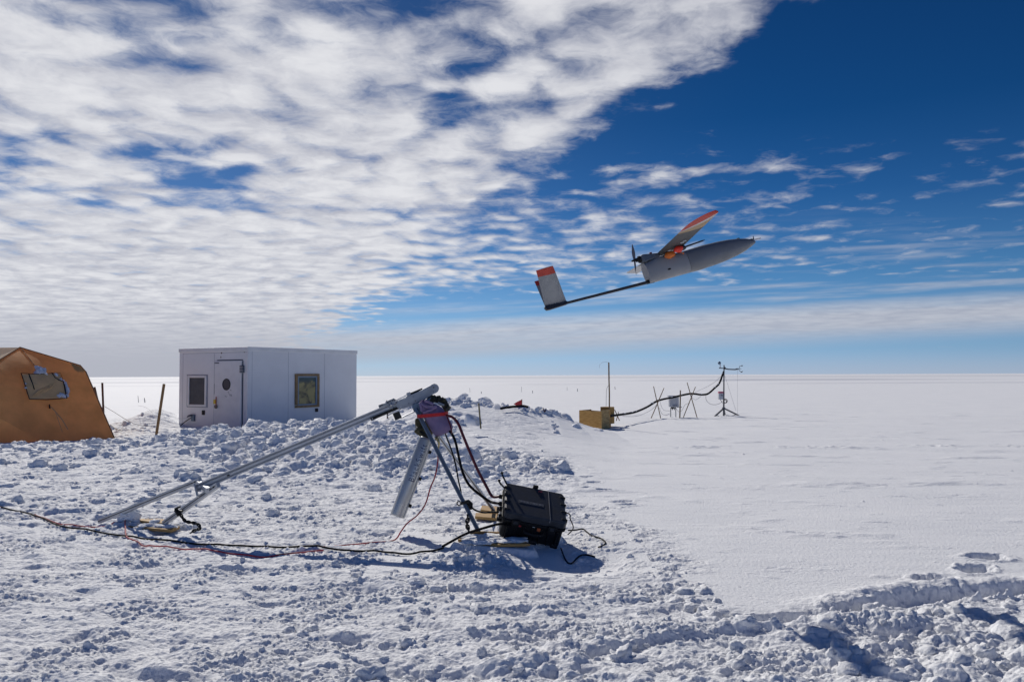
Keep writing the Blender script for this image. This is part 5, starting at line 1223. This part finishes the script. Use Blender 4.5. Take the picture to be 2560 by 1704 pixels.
# V tail: near fin from its picture outline on a plane leaning 40 deg towards the right side
def fin(sgn):
    ang = R(40) if sgn > 0 else R(14); d1 = (dr * math.sin(ang) * sgn + du * math.cos(ang)).normalized(); nrm = df.cross(d1).normalized()
    org = LP(b1[0], 0, b1[1] + .02)
    dn = (dr * math.sin(ang) + du * math.cos(ang)).normalized(); nn = df.cross(dn).normalized()
    def to2(x, y): p = RP(Z6(x, y), org, nn) - org; return p.dot(df), p.dot(dn)
    r_te, r_le, t_le, t_te = to2(166, 1042), to2(378, 996), to2(245, 646), to2(78, 692)
    m_te, m_le = to2(96, 757), to2(272, 712)
    if sgn < 0: t_le, t_te, m_te, m_le = [tuple(a_ + (b_ - a_) * .80 for a_, b_ in zip(q0_, q1_)) for q0_, q1_ in ((r_le, t_le), (r_te, t_te), (r_te, m_te), (r_le, m_le))]
    def mk_(c0, c1, n=6, th=.016, wav=0):
        b = MB(); fr = [0, .04, .12, .3, .6, 1.0]; thk = [0, .45, .8, 1, .6, .05]
        for i in range(n + 1):
            t = i / n; le = Vector(c0[1]) * (1 - t) + Vector(c1[1]) * t; te = Vector(c0[0]) * (1 - t) + Vector(c1[0]) * t
            loop = [(f, k) for f, k in zip(fr, thk)] + [(f, -k) for f, k in list(zip(fr, thk))[-2:0:-1]]
            for f, k in loop:
                p = le + (te - le) * f; b.v.append(org + df * p.x + d1 * p.y + nrm * (k * th / 2))
        m = 10
        b.f = [(i * m + k, i * m + (k + 1) % m, (i + 1) * m + (k + 1) % m, (i + 1) * m + k) for i in range(n) for k in range(m)] + [tuple(range(m)), tuple(range(n * m, (n + 1) * m))]
        b.mi = [0] * len(b.f); return b
    fo = mk_((r_te, r_le), (m_te, m_le)).build('tail_fin', M['finskin'], drone)
    mk_((m_te, m_le), (t_te, t_le)).build('fin_tip', M['red'], fo)
fin(1); fin(-1)
# wing: half-span stations from tip outline; leading edge straight, trailing edge curving in to the tip
hs_ = 1.05
def wing_pt(img, s): return None
C0 = S(1480, 508, .05); T0 = S(1262, 545, .05)
zw = C0[1] + .012
def chord(s):                                   # s 0..1 -> (x of leading edge, x of trailing edge)
    xle = C0[0] - .06 * s
    ch = (C0[0] - T0[0]) * (1 - .18 * s)
    if s > .72: ch *= math.sqrt(max(1e-4, 1 - ((s - .72) / .282) ** 2)) 
    return xle, xle - ch
def film_mat(name, zones, base):
    m = bpy.data.materials.new(name); m.use_nodes = True; t = NT(m.node_tree); nt = m.node_tree
    a = t.n('ShaderNodeAttribute', attribute_name='span_chord'); sp_ = t.n('ShaderNodeSeparateXYZ'); nt.links.new(a.outputs['Vector'], sp_.inputs[0])
    col = base; q = t.m('SUBTRACT', 1.0, sp_.outputs[1])
    for s0, k, c in zones:
        col = t.mix(t.ss(t.m('SUBTRACT', sp_.outputs[0], t.m('MULTIPLY_ADD', q, k, s0)), -.002, .002), col, c)
    nt.links.new(t.mix(t.ss(q, .975, .985), col, (.03, .03, .035)), nt.nodes['Principled BSDF'].inputs['Base Color']); nt.nodes['Principled BSDF'].inputs['Roughness'].default_value = .5
    return m
wing_mat = film_mat('striped_wing_film', [(.55, .13, (.34, .235, .13)), (.585, .33, (.46, .46, .47)), (.60, .43, (.40, .035, .02))], (.055, .058, .063))
far_mat = film_mat('white_wing_film', [(.45, 0, (.42, .43, .44))], (.055, .058, .063))
def wing(side_sgn):
    def pt(s, f, k):
        xl, xt = chord(s); x = xl + (xt - xl) * f; th = max(.030 * (xl - xt) / .22, .018 * (1 - f * .6))
        return LP(x, side_sgn * (.03 + s * hs_ * (1 if side_sgn > 0 else .84)), zw + .05 * s + k * th / 2 + (T0[1] - C0[1]) * f)
    fr = [0, .015, .05, .10, .17, .25, .35, .45, .55, .65, .75, .84, .92, 1.0]
    fth = lambda f: 2.6 * math.sqrt(f) * (1 - f) * 1.0 + .04 if f < 1 else .04
    thk = [min(1, fth(f)) for f in fr]
    loop = [(f, k) for f, k in zip(fr, thk)] + [(f, -k * .55) for f, k in list(zip(fr, thk))[-2:0:-1]]; m = len(loop)
    ss_ = [.5 * i / 12 for i in range(12)] + [.5 + .46 * i / 40 for i in range(40)] + [.965, .975, .985, .993, .998, 1.0]
    b = MB()
    for s in ss_:
        for f, k in loop: b.v.append(pt(s, f, k))
    b.f = []; b.mi = []
    for i in range(len(ss_) - 1):
        for k in range(m):
            b.f.append((i * m + k, i * m + (k + 1) % m, (i + 1) * m + (k + 1) % m, (i + 1) * m + k))
            b.mi.append(0)
    b.f += [tuple(range(m)), tuple(range((len(ss_) - 1) * m, len(ss_) * m))]; b.mi += [0, 1]
    b.mi = [0] * len(b.f)
    wg = b.build('wing', wing_mat if side_sgn > 0 else far_mat, drone)
    at = wg.data.attributes.new('span_chord', 'FLOAT_VECTOR', 'POINT')
    at.data.foreach_set('vector', [q for s in ss_ for f, k in loop for q in (s, f, 0.0)])
    return wg, pt
wg, wp = wing(1); wg2, wp2 = wing(-1)
# a white film panel with marking on the far wing's rear (seen behind the tail boom)
MF = Matrix((df, dr, du)).transposed()
MB().ball(wp(.20, .36, -1.0) - du * .022, .052, (.95, .8, .62), 18, 12, MF, nz=.15, seed=5).build('red_pod', M['redtape'], wg, smooth=True)
MB().ball(wp(.055, .50, -1.0) - du * .024, .060, (1.05, .6, .58), 18, 12, MF, nz=.15, seed=6).build('orange_pod', M['orange'], wg, smooth=True)
MB().ball(wp(.20, .16, -1.0) - du * .018, .040, (1.0, .8, .6), 14, 10, MF).build('probe_mount', M['carbon'], wg, smooth=True)
for s, f in ((.34, .35), (.38, .30), (.14, .40), (.15, .58), (.02, .75), (.03, .5)):
    b = MB(); a_, c_ = wp(s, f, -1.0) - du * .006, wp(s, f + .14, -1.0) - du * .008; b.beam(a_, c_, .006, .008); b.build('servo_arm', M['white'], wg)
# pitot boom under the wing
pa, pb_ = wp(.16, .22, -1.0) - du * .012, None
dz0 = RP(Z6(1735, 392), pa, dr); 
b = MB(); b.tube([pa - df * .05, pa + (dz0 - pa) * .9, dz0], [.010, .008, .003], 10); b.build('probe_boom', M['carbon'], wg, smooth=True)
b = MB(); q = S(1525, 524, .10); b.tube([wp(.02, .05, -1.0), LP(q[0], .10, q[1] + .004)], .004, 6); b.ball(LP(q[0], .10, q[1]), .009); b.build('antenna', M['orange'], drone, smooth=True)
# nose probe
q1, q2, q3 = S(2225, 395), S(2210, 355), S(2235, 400)
b = MB(); b.tube([LP(q3[0] - .02, 0, q3[1]), LP(q2[0], 0, q2[1])], [.007, .004], 8); b.build('nose_mast', M['black'], drone, smooth=True)
q1, q2 = S(2205, 392), S(2275, 368); b = MB(); b.beam(LP(q1[0], 0, q1[1] - .002), LP(q2[0], 0, q2[1] - .01), .03, .014); b.build('nose_probe', M['white'], drone, bevel=.003)
q = S(2058, 380); MB().ball(LP(q[0], 0, q[1]), .024, (1, .6, .28), 12, 8, Matrix((df, dr, du)).transposed()).build('camera_dome', M['black'], drone, smooth=True)
q = S(2175, 392); MB().ball(LP(q[0], 0, q[1] - .006), .04, (1.1, .8, .35), 14, 8, Matrix((df, dr, du)).transposed()).build('nose_cap', M['black'], drone, smooth=True)
